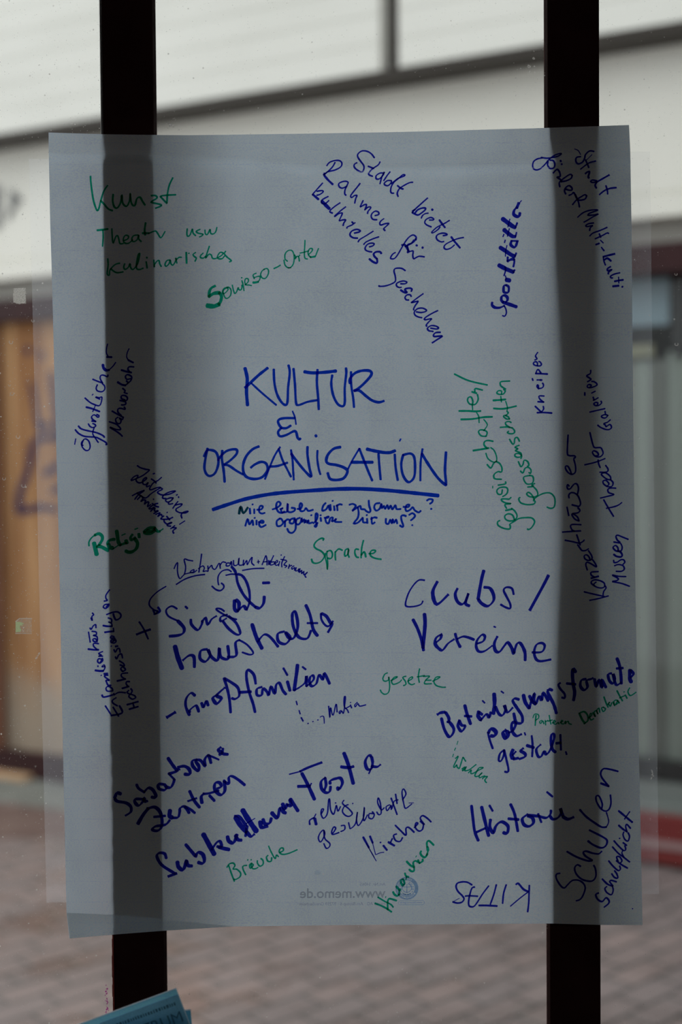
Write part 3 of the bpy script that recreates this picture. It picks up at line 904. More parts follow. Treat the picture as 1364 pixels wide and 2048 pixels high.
232,640 300,700
242,768 290,720
300,690 350,740 310,808 360,780 400,790 380,860 430,820 460,830 440,905 500,870
640,845 560,870 470,940 510,950 560,920
530,850 600,900 655,915
502,998 580,930 570,990
580,1000 650,990 562,1043
600,1060 680,1030 640,1100 700,1060 720,1090
930,1117 850,1150 740,1155 700,1140 755,1090
812,1097 870,1168
760,1160 770,1210 830,1250 910,1225 880,1220 830,1250 830,1280 890,1290
968,1280 892,1338
930,1320 1000,1325 940,1370 935,1400 950,1428
553,765 558,764
820,1020 823,1022
@ Religion|G|165 1030 8.0235|5.5
8:185,450 228,635
3.4:105,495 105,430 150,360 210,318
6:200,322 265,300 315,340 315,400 270,475
6.5:240,505 300,510 410,570
3:225,515 270,475
5.5:400,465 420,415 470,395 515,390
7:415,470 435,515 485,530
2.4:490,545 570,490
6.6:548,255 560,330 575,430 605,480
5:605,485 660,460 700,450
6.5:695,410 715,450
2.6:632,325 685,302
5:800,315 770,360 790,400 845,360
6.4:840,380 882,450 865,535 800,588 740,595 695,577
6:905,305 910,355
2.8:840,230 885,212
6:990,270 1030,230 1090,205 1160,205
6:990,278 1030,295 1100,293 1160,250
5.5:1040,250 1100,260 1150,230
5:1160,210 1200,260 1240,262
3:1240,260 1292,222
@ Wohnraum|B|335 1090 4.547|2.6
60,215 75,180 92,162 90,230 100,285 115,305 135,285 155,260 165,200 152,130 190,138 230,145
155,265 195,255 235,245 240,225 215,235 210,250 240,250 265,230
310,82 300,160 285,248
282,215 320,190 335,210 325,240 350,235 365,240
367,190 370,238
370,220 400,185 410,210 435,220 470,165 480,213
475,190 500,155 530,160
570,165 540,165 535,190 565,185 580,150 585,185
600,140 605,185 640,175 650,117 650,180 690,180
692,137 690,185 720,140 725,180 750,135 770,112 765,160 788,185
3:80,358 160,310 250,280 338,268
2.8:682,231 780,215 878,212
@ Arbeitsraum|B|335 1090 4.547|2.5
2:815,155 838,150
2:825,137 827,168
860,180 880,130 895,97 905,140 905,183
870,155 905,150
920,140 922,180 930,148 942,145
965,97 945,140 935,180 965,175 975,155 945,155
975,170 1000,155 995,140 975,165 990,185 1010,175
1020,150 1010,190
1033,90 1035,93
1065,105 1040,160 1040,200
1030,130 1080,140
1085,147 1060,180 1085,190 1070,205
1110,177 1100,213
1105,195 1130,185
1150,190 1130,205 1135,220 1155,205 1155,230
1170,205 1165,235 1185,230 1195,215 1190,245
1205,215 1200,250 1220,230 1220,260 1240,240 1240,270 1273,247 1250,275 1260,295
@ arrow|B|335 1090 4.547|2.8
580,243 550,225 500,235 465,275 458,320 465,363
3.4:405,375 440,405 480,415 510,390 510,365 490,347
@ arrow|B|260 1160 3.2476|2.8
233,42 180,75 135,120 125,160 150,190 185,205
4:157,222 195,205 182,177
3.4:150,195 165,222 180,200
@ Singel|B|260 1160 3.2476|4.6
3.6:305,187 270,170 235,195 250,235 310,265
5.4:310,265 350,310 345,345 310,360 258,365
395,257 400,290 440,325 465,290 470,265
470,270 490,245 505,290 530,255 560,235
3.8:360,172 373,185
3.4:612,203 590,188 562,185 570,200 640,240 692,256
4.2:630,225 590,240 590,268 625,250
4.2:640,235 690,280 716,345 690,353 640,315 605,270
@ Singel|B|335 1090 4.547|4.2
3.2:532,275 580,265 625,268
582,197 610,230 625,270 640,350 690,450 750,520 800,565
5.6:800,565 840,573 873,530 880,470
640,265 680,280 720,340 745,430 745,520 720,590
6:610,505 610,580 640,600 650,530 625,500
5.5:640,600 690,555 715,585
5:868,345 925,343
@ plus sign|B|260 1160 3.2476|3
5:45,353 90,335 130,322
60,272 90,320 118,383
@ haushalte|B|260 1160 3.2476|5
7.4:292,430 310,500 338,575
5.4:345,520 385,490 415,500 418,565
500,450 460,460 455,510 490,530 520,490 505,450 530,500 570,520 580,440 590,500 640,510 635,428
635,500 690,490 685,410 710,390
3.6:710,390 760,420 800,470 780,485 730,470
6:793,288 820,370 857,445
4.4:830,400 870,355 910,370 962,433
1000,335 960,350 965,400 1010,415 1040,375 1010,340 1030,375 1065,375 1090,300 1075,210 1055,220 1060,300 1095,370 1150,380 1175,330
1142,163 1170,230 1190,320 1218,362
4:1152,280 1218,280
4:1240,218 1243,255 1265,290 1290,300 1318,268
5:1245,218 1275,235 1300,275 1312,290 1287,338
@ Sprache|G|610 1060 8.0235|3.3
290,165 300,140 255,135 180,185 145,250 180,300 260,340 310,400 300,450 250,510 180,535 125,520 105,467
2.7:330,370 325,440 350,540 358,636 365,520 350,400 355,345
355,345 410,330 440,380 430,440 400,460 368,452
485,352 485,420 490,482
490,350 540,305 598,325
695,300 650,320 635,390 650,420 690,380 700,310 690,380 708,438
860,312 810,310 800,370 825,430 860,440
938,167 910,290 900,447
3.8:905,400 945,350 965,380 975,432
1027,380 1090,375 1130,345 1120,325 1070,330 1045,370 1060,420 1130,455 1222,470
@ Clubs|B|795 1130 4.2625|5
3.2:230,130 180,130 130,180 90,250 68,330 85,355 150,352 200,335 216,308
6:338,145 300,235 335,335 430,255
510,203 492,250 510,310 550,335 585,300 605,240 580,325 612,348
6:735,50 715,130 687,290
690,295 720,330 770,350 815,310 820,260 790,200 740,190
4:990,250 975,200 930,190 905,215 930,270 960,330 960,370 920,360 880,337
6.4:1285,92 1240,180 1130,382
@ Vereine|B|795 1130 4.2625|5
5:132,465 170,540 205,640 222,728
6:230,418 235,500 225,620 217,705
375,590 330,620 320,670 350,710 385,725 430,670 480,635
5.4:335,655 365,630 375,600
4.4:492,585 510,650 535,700
4.4:510,630 560,610 610,620 652,637
4.6:680,670 730,650 745,610 720,595 680,640 670,690 690,735 740,735 805,690
850,612 825,670 835,730 870,740 910,690 940,660 975,710 990,755 1000,720 1020,670 1050,670 1085,740 1088,812
3:822,525 836,530
4.4:1150,745 1230,740 1255,690 1230,665 1185,680 1165,740 1180,800 1220,820 1305,806
@ Großfamilien|B|320 1320 3.789|4.6
7:55,433 112,398
265,270 235,250 200,290 195,350 223,418
225,395 230,375 270,345 285,365 293,392
315,325 330,360 350,310 365,345
5.6:430,265 400,290 430,330 465,290 430,268 488,212
485,138 505,200 525,290 535,398
490,140 540,170 590,210 600,270 570,295 545,290
5.4:605,245 688,240
725,180 710,110 665,75 655,130 675,240 705,330 720,395
770,205 735,220 735,265 770,265 780,215 810,240 825,265 840,200 870,255 880,190 905,175 930,230 955,260
4.8:965,162 985,233
4:935,62 965,115
6.2:1042,38 1035,100 1017,228
1017,230 1060,205 1100,170 1110,120 1110,198
1110,198 1135,180 1165,145 1160,118 1140,128 1132,165 1150,198 1185,178 1205,112 1235,150 1245,100 1285,180
3.6:1080,52 1105,72
@ Mafia|B|570 1330 4.0118|2.5
90,290 98,320
113,365 122,393
3:130,422 145,450
182,470 188,468
222,455 226,453
262,442 266,440
2:282,418 300,410 312,420 315,468
350,330 360,423 365,340 385,405 410,312 418,378
450,365 435,375 440,390 455,370 470,385 485,265 475,260 475,330 500,360 510,383
485,350 520,330
525,320 535,345
525,300 526,302
580,300 560,320 565,335 585,310 600,330 648,320
@ Gesetze|G|570 1330 4.0118|2.7
822,63 800,75 785,110 800,130 830,120 832,95 840,170 830,220 800,235 775,220 765,200
850,125 890,105 900,95 875,100 855,130 870,155 915,140 935,120
970,90 945,100 965,130 970,155 950,165
985,130 1020,110 1020,95 995,110 990,140 1015,158 1040,150
1080,30 1070,90 1078,140
1060,95 1120,85
1110,92 1160,90 1130,120 1120,150 1175,150
1130,122 1172,122
1185,130 1235,105 1240,95 1210,100 1195,135 1215,165 1260,178 1288,178
@ Einfamilienhäuser|B|165 1170 7.45|2.9
3.6:425,1945 590,1905 550,1800
340,1800 420,1925
455,1820 538,1955
520,1800 455,1760 445,1720 500,1680
3.6:290,1640 320,1670 440,1640 470,1620
470,1640 540,1600 640,1605
440,1580 370,1580 350,1540 380,1510 440,1540 450,1580
425,1495 380,1490 360,1450 350,1420 400,1420 340,1375 330,1350 380,1345
4:322,1325 372,1320
278,1345 280,1347
3.8:190,1272 250,1280 310,1280
310,1280 335,1230 320,1190 290,1218 335,1215
230,1203 230,1217
265,1150 285,1110 240,1100 225,1140 260,1165 300,1130 295,1090
300,1060 240,1060 280,1045 240,1020 300,992
3.8:85,955 170,965 238,965
215,960 165,910 170,870 240,875
220,845 170,840 155,810 190,800 220,830 215,770 160,750 205,740 200,700 140,690
112,640 130,660 160,610 195,590 200,638
2.6:90,700 115,853
125,490 145,530 140,470 165,445 147,417
@ Hochhaussiedlungen|B|165 1170 7.45|2.9
3.6:698,1850 828,1812
3.6:665,1783 828,1737
770,1825 750,1755
780,1650 720,1630 690,1660 740,1700 790,1680 780,1650
690,1570 665,1600 710,1625 740,1580 720,1545
3.6:592,1540 690,1512
675,1510 650,1470 660,1440 702,1440
3.6:518,1430 640,1400
630,1400 580,1360 590,1320 672,1310
600,1290 570,1250 600,1220 640,1260 600,1290
560,1190 620,1210 610,1170 548,1130
490,1070 510,1100 540,1040 580,1030 597,1088
468,962 490,1000 520,950 550,950 560,1003
4:492,915 523,910
428,910 430,912
440,850 480,820 430,820 425,850 470,865 500,840 480,800
470,770 430,760 420,790 480,790
3.6:332,705 400,695 465,690
465,690 460,642
3.8:308,605 370,615 440,615
440,610 430,570 387,550 430,560 430,510 382,490
3.3:360,440 440,410 520,400 570,440 560,490 500,520 470,470 460,430
350,330 380,290 330,295 310,330 350,350 390,310 390,280
322,240 370,230 350,200 350,150 403,72
@ Beteiligungsformate|B|870 1300 5.456|4.8
6:30,702 60,685 105,678
115,680 150,740 150,790
70,745 100,860 150,945 190,920 205,860 160,790 135,785
265,768 250,830 290,888 330,830 290,820 265,770
5:325,603 350,700 388,808
325,720 398,725
6:475,672 470,720 500,762
500,768 560,700 590,738 608,680
480,680 515,705
3:518,553 543,578
6.4:645,478 650,580 637,695
660,620 700,700 740,710 770,650 755,600 790,680 845,632
3:722,450 748,470
915,540 870,530 850,560 900,640 950,720 950,790 910,800 880,780 860,692
5.6:965,490 985,570 1028,635
1030,635 1050,560 1085,475 1080,560 1100,590 1135,505 1165,550 1180,465 1235,555
1030,500 1060,560 1098,588
5:1233,437 1233,470 1280,560 1305,620 1324,690
@ Beteiligungsformate|B|1050 1300 5.683|4.6
310,457 275,445
4:400,375 380,395 400,440 450,500 450,545 420,540
5.4:575,250 545,215 540,290 550,400 565,480 552,570
475,380 573,390
690,330 640,345 630,410 670,455 710,420 700,350 750,330 770,320
790,330 810,418 840,340 875,428 870,335 920,425
980,265 945,280 960,350 1000,380 1020,330 1000,272 1035,395 1090,370
5:1045,95 1075,180 1090,290 1095,382
1042,210 1112,205
6:1192,228 1190,320 1208,365
5:1200,230 1232,270 1205,310
@ Parteien|G|1050 1300 5.683|2.4
2.8:125,742 120,800 116,857
90,770 110,730 150,735 155,770 120,800
190,800 165,815 180,835 200,805 215,840
230,800 235,853
235,815 260,800
275,742 285,800 295,843
260,810 310,795
310,830 345,815 330,800 320,825 345,845 375,825 385,840
400,825 430,810 415,800 410,830 440,840 460,808 460,840 470,820 490,810 500,835 528,845
@ Demokratie|G|1050 1300 5.683|2.7
3.8:618,722 650,790 680,832
3.2:615,720 670,700 710,740 715,800 672,838
725,770 760,740 745,720 735,760 750,795 780,780
770,712 800,758 785,710 810,690 830,730 815,690 840,660 850,708
890,650 870,660 890,700 915,670 890,650
3:897,533 925,610 945,650
940,620 965,590 950,610 970,640 985,600
1000,590 1020,635 1010,590 1030,570 1050,580 1030,620 1060,600 1050,570 1073,603
3:1045,462 1080,530 1108,578
1075,545 1130,520
1140,510 1160,550
1125,475 1127,477
1190,430 1170,470 1185,510 1210,515 1262,480
@ pol.|B|870 1300 5.456|5
4:577,900 600,990 630,1075
6.2:585,900 605,865 640,868 665,900 650,935 612,938
6.4:770,875 742,905 770,965 797,930 785,885
810,900 850,880 880,810 850,785 835,830 850,900 890,938 940,920
3:977,902 987,928
@ gestalt.|B|870 1300 5.456|4.6
4:755,1090 710,1130 695,1200 720,1210 750,1150 755,1090 780,1200 800,1290 795,1330 762,1328
6.4:850,1090 832,1140 850,1185
850,1145 880,1110
5.6:860,1190 905,1180
5.4:960,1075 935,1100 980,1130 980,1165 925,1188
4:1055,937 1065,1040 1060,1163
5:1002,1042 1078,1065
1150,1035 1105,1085 1125,1160 1160,1160 1190,1105 1215,1140 1260,1085 1298,970 1298,922 1272,922 1265,990 1280,1080 1315,1115
4:1368,925 1374,1090
5:1325,1018 1372,1012
3:1427,1110 1437,1140
@ Wahlen|G|890 1470 12.4|2.7
1.6:322,150 295,237
1.8:265,317 233,383
1.8:210,472 190,540
260,580 328,532 220,760 240,800 290,740 300,790 350,830 380,760 440,570 460,570 512,652
420,840 500,790 430,880 480,860 530,780 490,880 550,880 620,850 770,732
582,938 650,870 640,950 700,950 820,880 940,820 920,805 840,820 780,920 740,1000 770,1030 840,1010 920,940 900,950 850,1010 860,1060 930,1030 990,1012
932,1088 960,1050 1050,1030 990,1110 1000,1150 1028,1182
@ Suburbane|B|220 1475 4.703|5
6:100,530 65,522 45,565
4.6:45,575 70,600 150,615 195,650 195,700 148,733
300,580 240,580 235,610 270,640 310,600 320,570 330,600 350,598
4.2:250,442 270,480 325,515
325,508 360,475 400,490 430,540 425,565 392,560
500,440 455,440 460,480 510,495 530,470 510,440
5.4:525,465 570,470 595,430 605,395
4:550,337 605,395
6:560,340 620,320 650,300
5:545,193 590,260 630,310
5.4:640,280 700,270 745,300 750,345 702,345
815,208 775,220 780,270 830,315 835,270 805,220 850,215 895,270 890,210 925,168 950,240
4:920,165 960,180 1023,208
5.8:1040,95 1020,115 1050,150 1030,160
1062,105 1060,150 1108,158
@ Zentren|B|220 1475 4.703|4.8
7.4:265,808 310,730 355,672
5.2:355,668 420,655 470,700 490,780 480,850 440,878 398,865 430,835 520,820 560,780
415,747 518,737
7:565,685 560,735 585,755
590,755 640,750 655,700 660,665 700,650 745,710
4.4:705,650 755,675 798,710
748,503 790,590 843,658
735,598 812,572
6:865,615 858,560 880,530
880,530 930,525 1020,500
4.4:935,545 983,596
5.4:1010,480 1045,460 1030,425 990,430 985,490 1040,540 1080,500 1075,415
4.4:1070,405 1118,438 1118,375 1150,365 1210,400 1268,448
@ Subkulturen|B|295 1570 4.2625|5.8
4.6:160,625 145,585 100,580 80,610 120,680 210,740 240,755
6:245,755 180,778
6.4:255,655 265,700 305,720 332,645
332,650 345,685 378,690
5:325,507 370,560 408,605
410,610 430,575 470,590 485,640 470,668 432,660
7.4:475,418 520,500 570,592
5.4:548,550 590,490 620,482 630,525 595,525
6.4:610,530 645,540 695,550
6.4:682,440 695,480 735,490 762,425
750,430 770,465 800,470
7.6:750,275 790,340 840,395
5:745,265 785,272 840,345
845,400 880,438 908,422
5:835,435 850,350
7.8:810,212 850,280 890,340 930,397
2.2:840,330 915,285
6.4:960,312 972,360 1020,352
985,292 1000,330 1040,325 1055,285
1058,235 1080,260 1110,278 1130,195 1160,230 1178,238
6.2:1152,160 1170,205 1190,165
5.2:1195,170 1225,178 1213,125
5.4:1218,118 1250,170 1283,222
@ Feste|B|570 1500 5.052|5
2.8:45,245 160,215
5.4:155,215 240,175 368,127
5.4:170,235 230,350 298,500
6:133,368 250,365
3:255,360 266,337
405,280 365,320 370,390 410,430 450,420 460,370
405,283 415,350 400,400
5.4:455,340 460,310 510,290 560,285 580,330 560,380 540,398 532,378
5.8:595,30 640,150 690,340
5.6:567,170 640,178 690,167
870,60 840,60 810,120 830,190 870,190 885,130 875,70
3:870,190 847,238
4.8:875,165 930,170 962,150
@ relig.|B|570 1500 5.052|2.8
3.4:250,753 250,710 290,685
4.6:300,690 315,753
2.4:290,690 312,647
370,640 390,600 370,600 365,650 390,690 428,640 440,510 452,505 460,600 490,650 510,590 520,560 535,618 560,572
510,533 512,537
595,508 580,535 600,560 640,590 680,640 650,670 610,660 580,620 600,570 638,552
683,539 685,542
@ gesellschaftl.|B|610 1570 5.052|2.7
200,490 185,455 150,490 135,540 160,575 200,500 190,460 200,540 250,590 245,625 215,640 190,592
3:280,490 310,440 290,425 270,470 280,500 343,480
365,412 400,410 400,450 362,470
440,380 450,420 460,440 510,390 530,272 520,350 540,410 590,330 600,222 590,330 600,360 630,302
690,290 650,290 645,330 680,340 700,300 680,270
725,272 745,300 770,280 760,180 740,130 735,180 770,250 800,230
855,200 820,220 830,260 860,220 868,205 872,248
3:870,132 895,200 930,298
880,235 900,165 940,150
3:915,92 930,188
985,150 1020,90 995,40 980,80 1000,200 1020,235 1078,192
1.6:1050,182 1098,180
@ Kirchen|B|610 1570 5.052|3.2
3.8:588,527 645,632
1.6:640,630 720,768
1.5:620,590 700,730
3.8:656,517 684,585
1.7:680,575 712,700
1.8:715,705 760,685 798,680
3.8:792,612 828,658
3.4:761,579 764,582
4:842,577 903,613
865,578 882,542
925,495 895,510 915,560 960,570 985,532
912,407 965,460 1020,508 1020,440 1050,430 1103,478
1105,430 1140,390 1120,385 1115,430 1150,465 1185,450 1197,405
1165,367 1205,400 1165,340 1190,310 1240,340 1273,373
@ Bräuche|G|440 1680 8.0235|3
112,438 150,385 210,370 240,410 210,465 270,470 330,530 320,590 260,630 222,630
140,410 180,530 230,662
413,558 370,470 370,420 428,406
510,370 475,400 490,455 535,400 500,385 520,455 570,460 608,440
443,318 447,321
498,316 502,319
600,332 600,370 640,420 690,390 690,330 657,297
770,247 745,280 770,340 820,340 830,282
2.6:780,97 820,190 885,300 905,240 938,268
960,200 1015,170 1010,130 970,135 950,190 1000,230 1100,215 1238,157
@ Hierarchien|G|735 1670 9.093|3.5
137,1242 300,1310 437,1398
3:190,1132 320,1210 420,1260 468,1312
370,1360 365,1240 380,1170 420,1160 527,1193
1.8:335,1117 327,1143
4:465,1035 490,1080 540,1108 575,1080
4.4:525,935 560,980 598,1000
575,1090 580,1000
4:640,805 605,830 620,890 650,918 670,870 650,805
3.8:680,695 700,745 748,763
2.6:698,812 712,755
760,625 790,655 840,660 850,612
4:712,480 780,550 848,588
850,590 830,510 870,470 920,495
920,452 945,515
4:945,512 1000,478 1003,442
1.8:892,378 878,402
4:975,295 962,335 1000,390 1050,403 1090,345
3:1075,370 1098,300
5:1100,280 1092,225
3.8:1085,215 1080,140 1110,105 1150,130 1203,183
@ Historie|B|930 1570 5.93|5
4.6:77,245 95,400 115,550 158,660
5.4:197,260 230,400 280,603
5.4:142,557 235,515
4:290,242 328,308
5.6:302,412 295,500 335,570 360,500 400,450 450,440 510,490 500,570 455,565
4.6:540,228 590,350 626,548
515,400 635,410
5.4:740,350 680,400 700,470 760,490 810,450 800,390 745,360 870,370
4:867,342 905,443
4.6:880,370 960,390 1010,350 1020,302
4.8:1010,370 1040,405 1100,390 1140,330 1130,275 1160,365
5.2:1160,375 1220,405 1285,382
3.8:972,83 1038,138
@ Schulen|B|1100 1520 6.606|3.1
130,1497 85,1510 85,1570 140,1660 190,1690 240,1640 300,1590 380,1590 440,1630 465,1690 440,1780 400,1840 347,1860
405,1405 360,1385 325,1430 350,1510 430,1580 550,1600 605,1540 600,1440 577,1392
3.6:225,1210 350,1280 490,1330 555,1330
3.4:560,1325 470,1270 440,1220 480,1205 560,1230 640,1240 683,1207
3.7:502,1070 570,1120 670,1160 730,1140 755,1080 720,1030 522,927
3.7:395,657 480,750 590,830 680,885 745,885
2.3:745,885 775,810 745,692
680,650 690,580 650,480 610,480 615,550 670,640 730,675 780,650 805,570 798,462
4:672,307 776,348
3.4:775,345 690,240 670,170 710,115 800,125 898,150
@ Schulpflicht|B|1100 1520 6.606|3
3.4:640,1757 605,1780 630,1840 690,1870 740,1820 780,1860 770,1900 717,1943
750,1672 725,1700 750,1750 810,1780 835,1720 822,1662
3.3:690,1572 760,1640 830,1668
830,1660 790,1610 810,1590 878,1610
815,1502 850,1550 895,1560 885,1510 852,1462
775,1332 830,1400 900,1460 930,1440 920,1400
3.3:877,1330 940,1380 1023,1428
900,1340 880,1280 920,1280 950,1330 930,1360
825,1147 900,1230 980,1290 1053,1348
2.6:980,1290 950,1230 965,1195
845,1067 900,1130 970,1195 1000,1180 988,1132
965,1092 1013,1128
919,1033 922,1037
975,952 965,990 990,1050 1030,1070 1050,1010 1032,962
3.3:907,862 960,910 1020,950
1015,945 1000,880 1015,850 1063,903
3.6:907,672 1000,750 1088,823
2.8:985,780 1053,682
@ dot|B|1100 1520 6.606|2.2
1088,1963 1094,1967
@ KITAS|B|895 1750 7.578|3.3
370,150 300,110 220,105 150,125 130,180 160,250 220,310 250,360 220,410 150,425 80,408
1.4:80,408 180,352
410,182 370,200 340,290 320,400 330,470 390,480 440,430 530,290 623,167
270,320 340,315 457,322
740,147 700,300 650,440
3.8:478,462 600,462 750,470
890,148 850,280 835,430
1240,157 1235,300 1230,430 1215,558
3.8:1040,142 1075,130 1150,215 1218,250
2.8:1225,255 1100,350 955,472
'''
INK = {'B': (M_BLUE, 'dark blue'), 'C': (M_CBLUE, 'bright blue'), 'G': (M_GREEN, 'green'), 'X': (M_MIX, 'green-black')}
cur = None; lay = 0
def flush():
    if cur and cur['mb'].v:
        o = adopt(cur['mb'].build('handwriting', INK[cur['ink']][0]), POSTER)
        tag(o, INK[cur['ink']][1] + ' handwriting: ' + cur['name'])
for ln in STROKES.split('\n'):
    ln = ln.strip()
    if not ln: continue
    if ln[0] == '@':
        flush(); nm, ink, org, w0 = ln[1:].split('|'); ox, oy, s = map(float, org.split())
        cur = dict(name=nm.strip(), ink=ink.strip(), mb=MB()); w0 = float(w0); k = 0; continue
    w = w0
    if ':' in ln: a, ln = ln.split(':'); w = float(a)
    pts = [tuple(map(float, q.split(','))) for q in ln.split()]
    pts = [(ox + x / s, oy + y / s) for x, y in pts]; chisel = 1.0 if cur['ink'] == 'B' and w >= 4.2 else (.45 if cur['ink'] != 'C' else .25); w *= 1.17 if chisel == 1.0 else 1.1
    lift = .00028 + .000004 * k; k += 1
    ribbon(cur['mb'], smooth_line(pts), w, lambda x, y: sheet(x, y, lift), .16, k * 1.7, chisel)
flush()

# print on the back of the sheet, read in mirror writing through the paper
def print_text(name, body, x_right, x_left, base, M, h=None, bold=False):
    me = text_mesh(name, body, 1.0, M, False, bold)
    xs = [v.co.x for v in me.vertices]; ys = [v.co.y for v in me.vertices]
    x0, x1 = min(xs), max(xs); sc = (x_right - x_left) / (x1 - x0)
    sy = sc if h is None else h / max(ys)
    slope = -.004
    for v in me.vertices:
        px = x_right - (v.co.x - x0) * sc
        py = base - v.co.y * sy + (px - 700) * slope
        v.co = sheet(px, py, .00022)
    me.flip_normals()
    o = bpy.data.objects.new(name, me); COL.objects.link(o); return adopt(o, POSTER)
print_text('printed_line', 'www.memo.de', 771, 600, 1795.5, M_PRINT, bold=True)
print_text('printed_line', 'Art.Nr. 54065', 771, 720, 1771.5, M_PRINT)
print_text('printed_line', 'memo AG \u00b7 Am Biotop 6 \u00b7 97259 Greu\u00dfenheim', 771, 599, 1810.5, M_PRINT)
EMX, EMY = 813.7, 1776.5
def ring(mb, r0, r1, a0=0, a1=360, n=48, lift=.0002):
    P = []
    for i in range(n + 1):
        a = math.radians(a0 + (a1 - a0) * i / n)
        P.append([sheet(EMX + r * math.cos(a), EMY + r * math.sin(a), lift) for r in (r0, r1)])
    mb.grid(P)
em = MB()
ring(em, 20.2, 22.9); ring(em, 15.6, 17.2); ring(em, 17.2, 20.2, -60, 30, 20)
for k in range(26):                                   # letters running round the rim, too small to read
    a = 40 + k * 10
    if k % 7 != 6: ring(em, 17.6, 19.8, a, a + 6, 3)
ring(em, 7.6, 9.0, 20, 160, 20); ring(em, 8.6, 11.0, -75, 20, 16); ring(em, 8.6, 11.0, 160, 255, 16)
for k in range(14):
    a = -70 + k * 24
    ring(em, 12.0, 13.6, a, a + 13, 4)
put = lambda x, y: sheet(EMX + x, EMY + y, .00024)
ribbon(em, smooth_line([(0, -4), (0, 8)]), 1.7, put); ribbon(em, smooth_line([(-8.5, -3), (0, -2.4), (8.5, -3)]), 1.3, put)
ribbon(em, smooth_line([(0, -6.4), (.2, -6.2)]), 2.6, put)
ribbon(em, smooth_line([(-7, 11.5), (0, 13.4), (7, 11.5)]), 3.2, put)
adopt(em.build('printed_emblem', M_PRINTBLUE), POSTER)
pill = MB()
pp = lambda x, y: sheet(x, y, .00022)
pill_pts = [(800, 1801.5), (846, 1801), (848.5, 1803), (848.5, 1807), (846, 1809.3), (800, 1809.6), (797, 1807.5), (797, 1803.5), (800, 1801.5)]
ribbon(pill, [Vector(p) for p in pill_pts], .7, pp)
adopt(pill.build('printed_box', M_PRINTBLUE), POSTER)
print_text('printed_line', 'www.blauer-engel.de', 844, 800, 1807.2, M_PRINTBLUE)
M_SPOT = paper_mat('thin_paper_spot', (.42, .44, .47), (.62, .68, .72))
for cx, cy, r in ((635, 1745, 6.0), (646, 1747.5, 2.2), (435, 683.5, 1.6), (198, 1033, 2.0)):
    sp = MB().poly([sheet(cx + r * math.cos(a) * (1 + .15 * math.sin(3 * a)), cy + r * .9 * math.sin(a), .00012) for a in [k * math.pi / 9 for k in range(18)]])
    adopt(sp.build('thin_spot', M_SPOT), POSTER)

# ------------------------------------------------------------ film and stickers on the glass
FY = YG + .0056
veil = [at_y(x, y, FY) for x, y in ((58, 318), (1300, 303), (1318, 1788), (93, 1805))]  # wide see-through sheet that pales what lies behind it
tag(MB().poly(veil).build('pale_veil', M_VEIL), 'wide pale see-through film on the glass, showing past both sides of the paper', 'veil')
def at_glass(px, py): return at_y(px, py, YG - .0004)
M_SILVER = veil_mat('silver_glitter_tape', (1, 1, .98), .66, .34, 900)
sq = [(28, 576.5), (51, 575.5), (52, 607), (33, 607.5), (27, 603), (26, 590)]
o = tag(MB().prism([at_glass(*p) for p in sq], (0, -.0003, 0)).build('tape_square', M_SILVER), 'small square of speckled silver tape stuck high on the left pane', 'tape')
M_RESID = veil_mat('white_adhesive', (.95, .95, .93), .85)
ad = MB(); ribbon(ad, smooth_line([(28, 604), (34, 605), (40, 606.5)]), 3.4, lambda x, y: at_y(x, y, YG - .0009), .8, 3)
adopt(tag(ad.build('adhesive_residue', M_RESID), 'white adhesive residue'), o) if False else None
rs_o = ad.build('adhesive_residue', M_RESID); rs_o.parent = o; tag(rs_o, 'white adhesive residue on the lower edge')
M_CLEAR = veil_mat('clear_tape', (.9, .9, .85), .16, .12, 1200)
M_LIME = veil_mat('lime_paper', (.80, 1.0, .60), .92, .08, 1300)
M_EDGE = veil_mat('lifted_tape_edge', (.98, .98, .95), .7)
st = [(39, 1236.5), (63.5, 1236.5), (63.5, 1267.5), (31, 1267.5), (31, 1243)]
o2 = tag(MB().prism([at_glass(*p) for p in st], (0, -.0003, 0)).build('torn_sticker', M_CLEAR), 'small torn clear sticker with lime green scrap, low on the left pane', 'sticker')
lm = MB().poly([at_y(x, y, YG - .0009) for x, y in ((31.2, 1243.5), (41, 1244), (48.5, 1247), (44, 1249.5), (47, 1252), (40, 1251), (40.5, 1256), (43, 1260), (39.5, 1264), (31.2, 1264.5))])
l1 = lm.build('sticker_scrap', M_LIME); l1.parent = o2; tag(l1, 'lime green paper scrap')
eg = MB()
for w, p in ((1.8, [(31.5, 1243), (39, 1237)]), (1.3, [(39, 1237), (51, 1237), (63.5, 1237)]), (.9, [(31, 1267.3), (48, 1267.3), (63.5, 1267.3)]), (1.0, [(44, 1259), (47, 1262), (45, 1264)])):
    ribbon(eg, smooth_line(p), w, lambda x, y: at_y(x, y, YG - .0010))
l2 = eg.build('lifted_edge', M_EDGE); l2.parent = o2

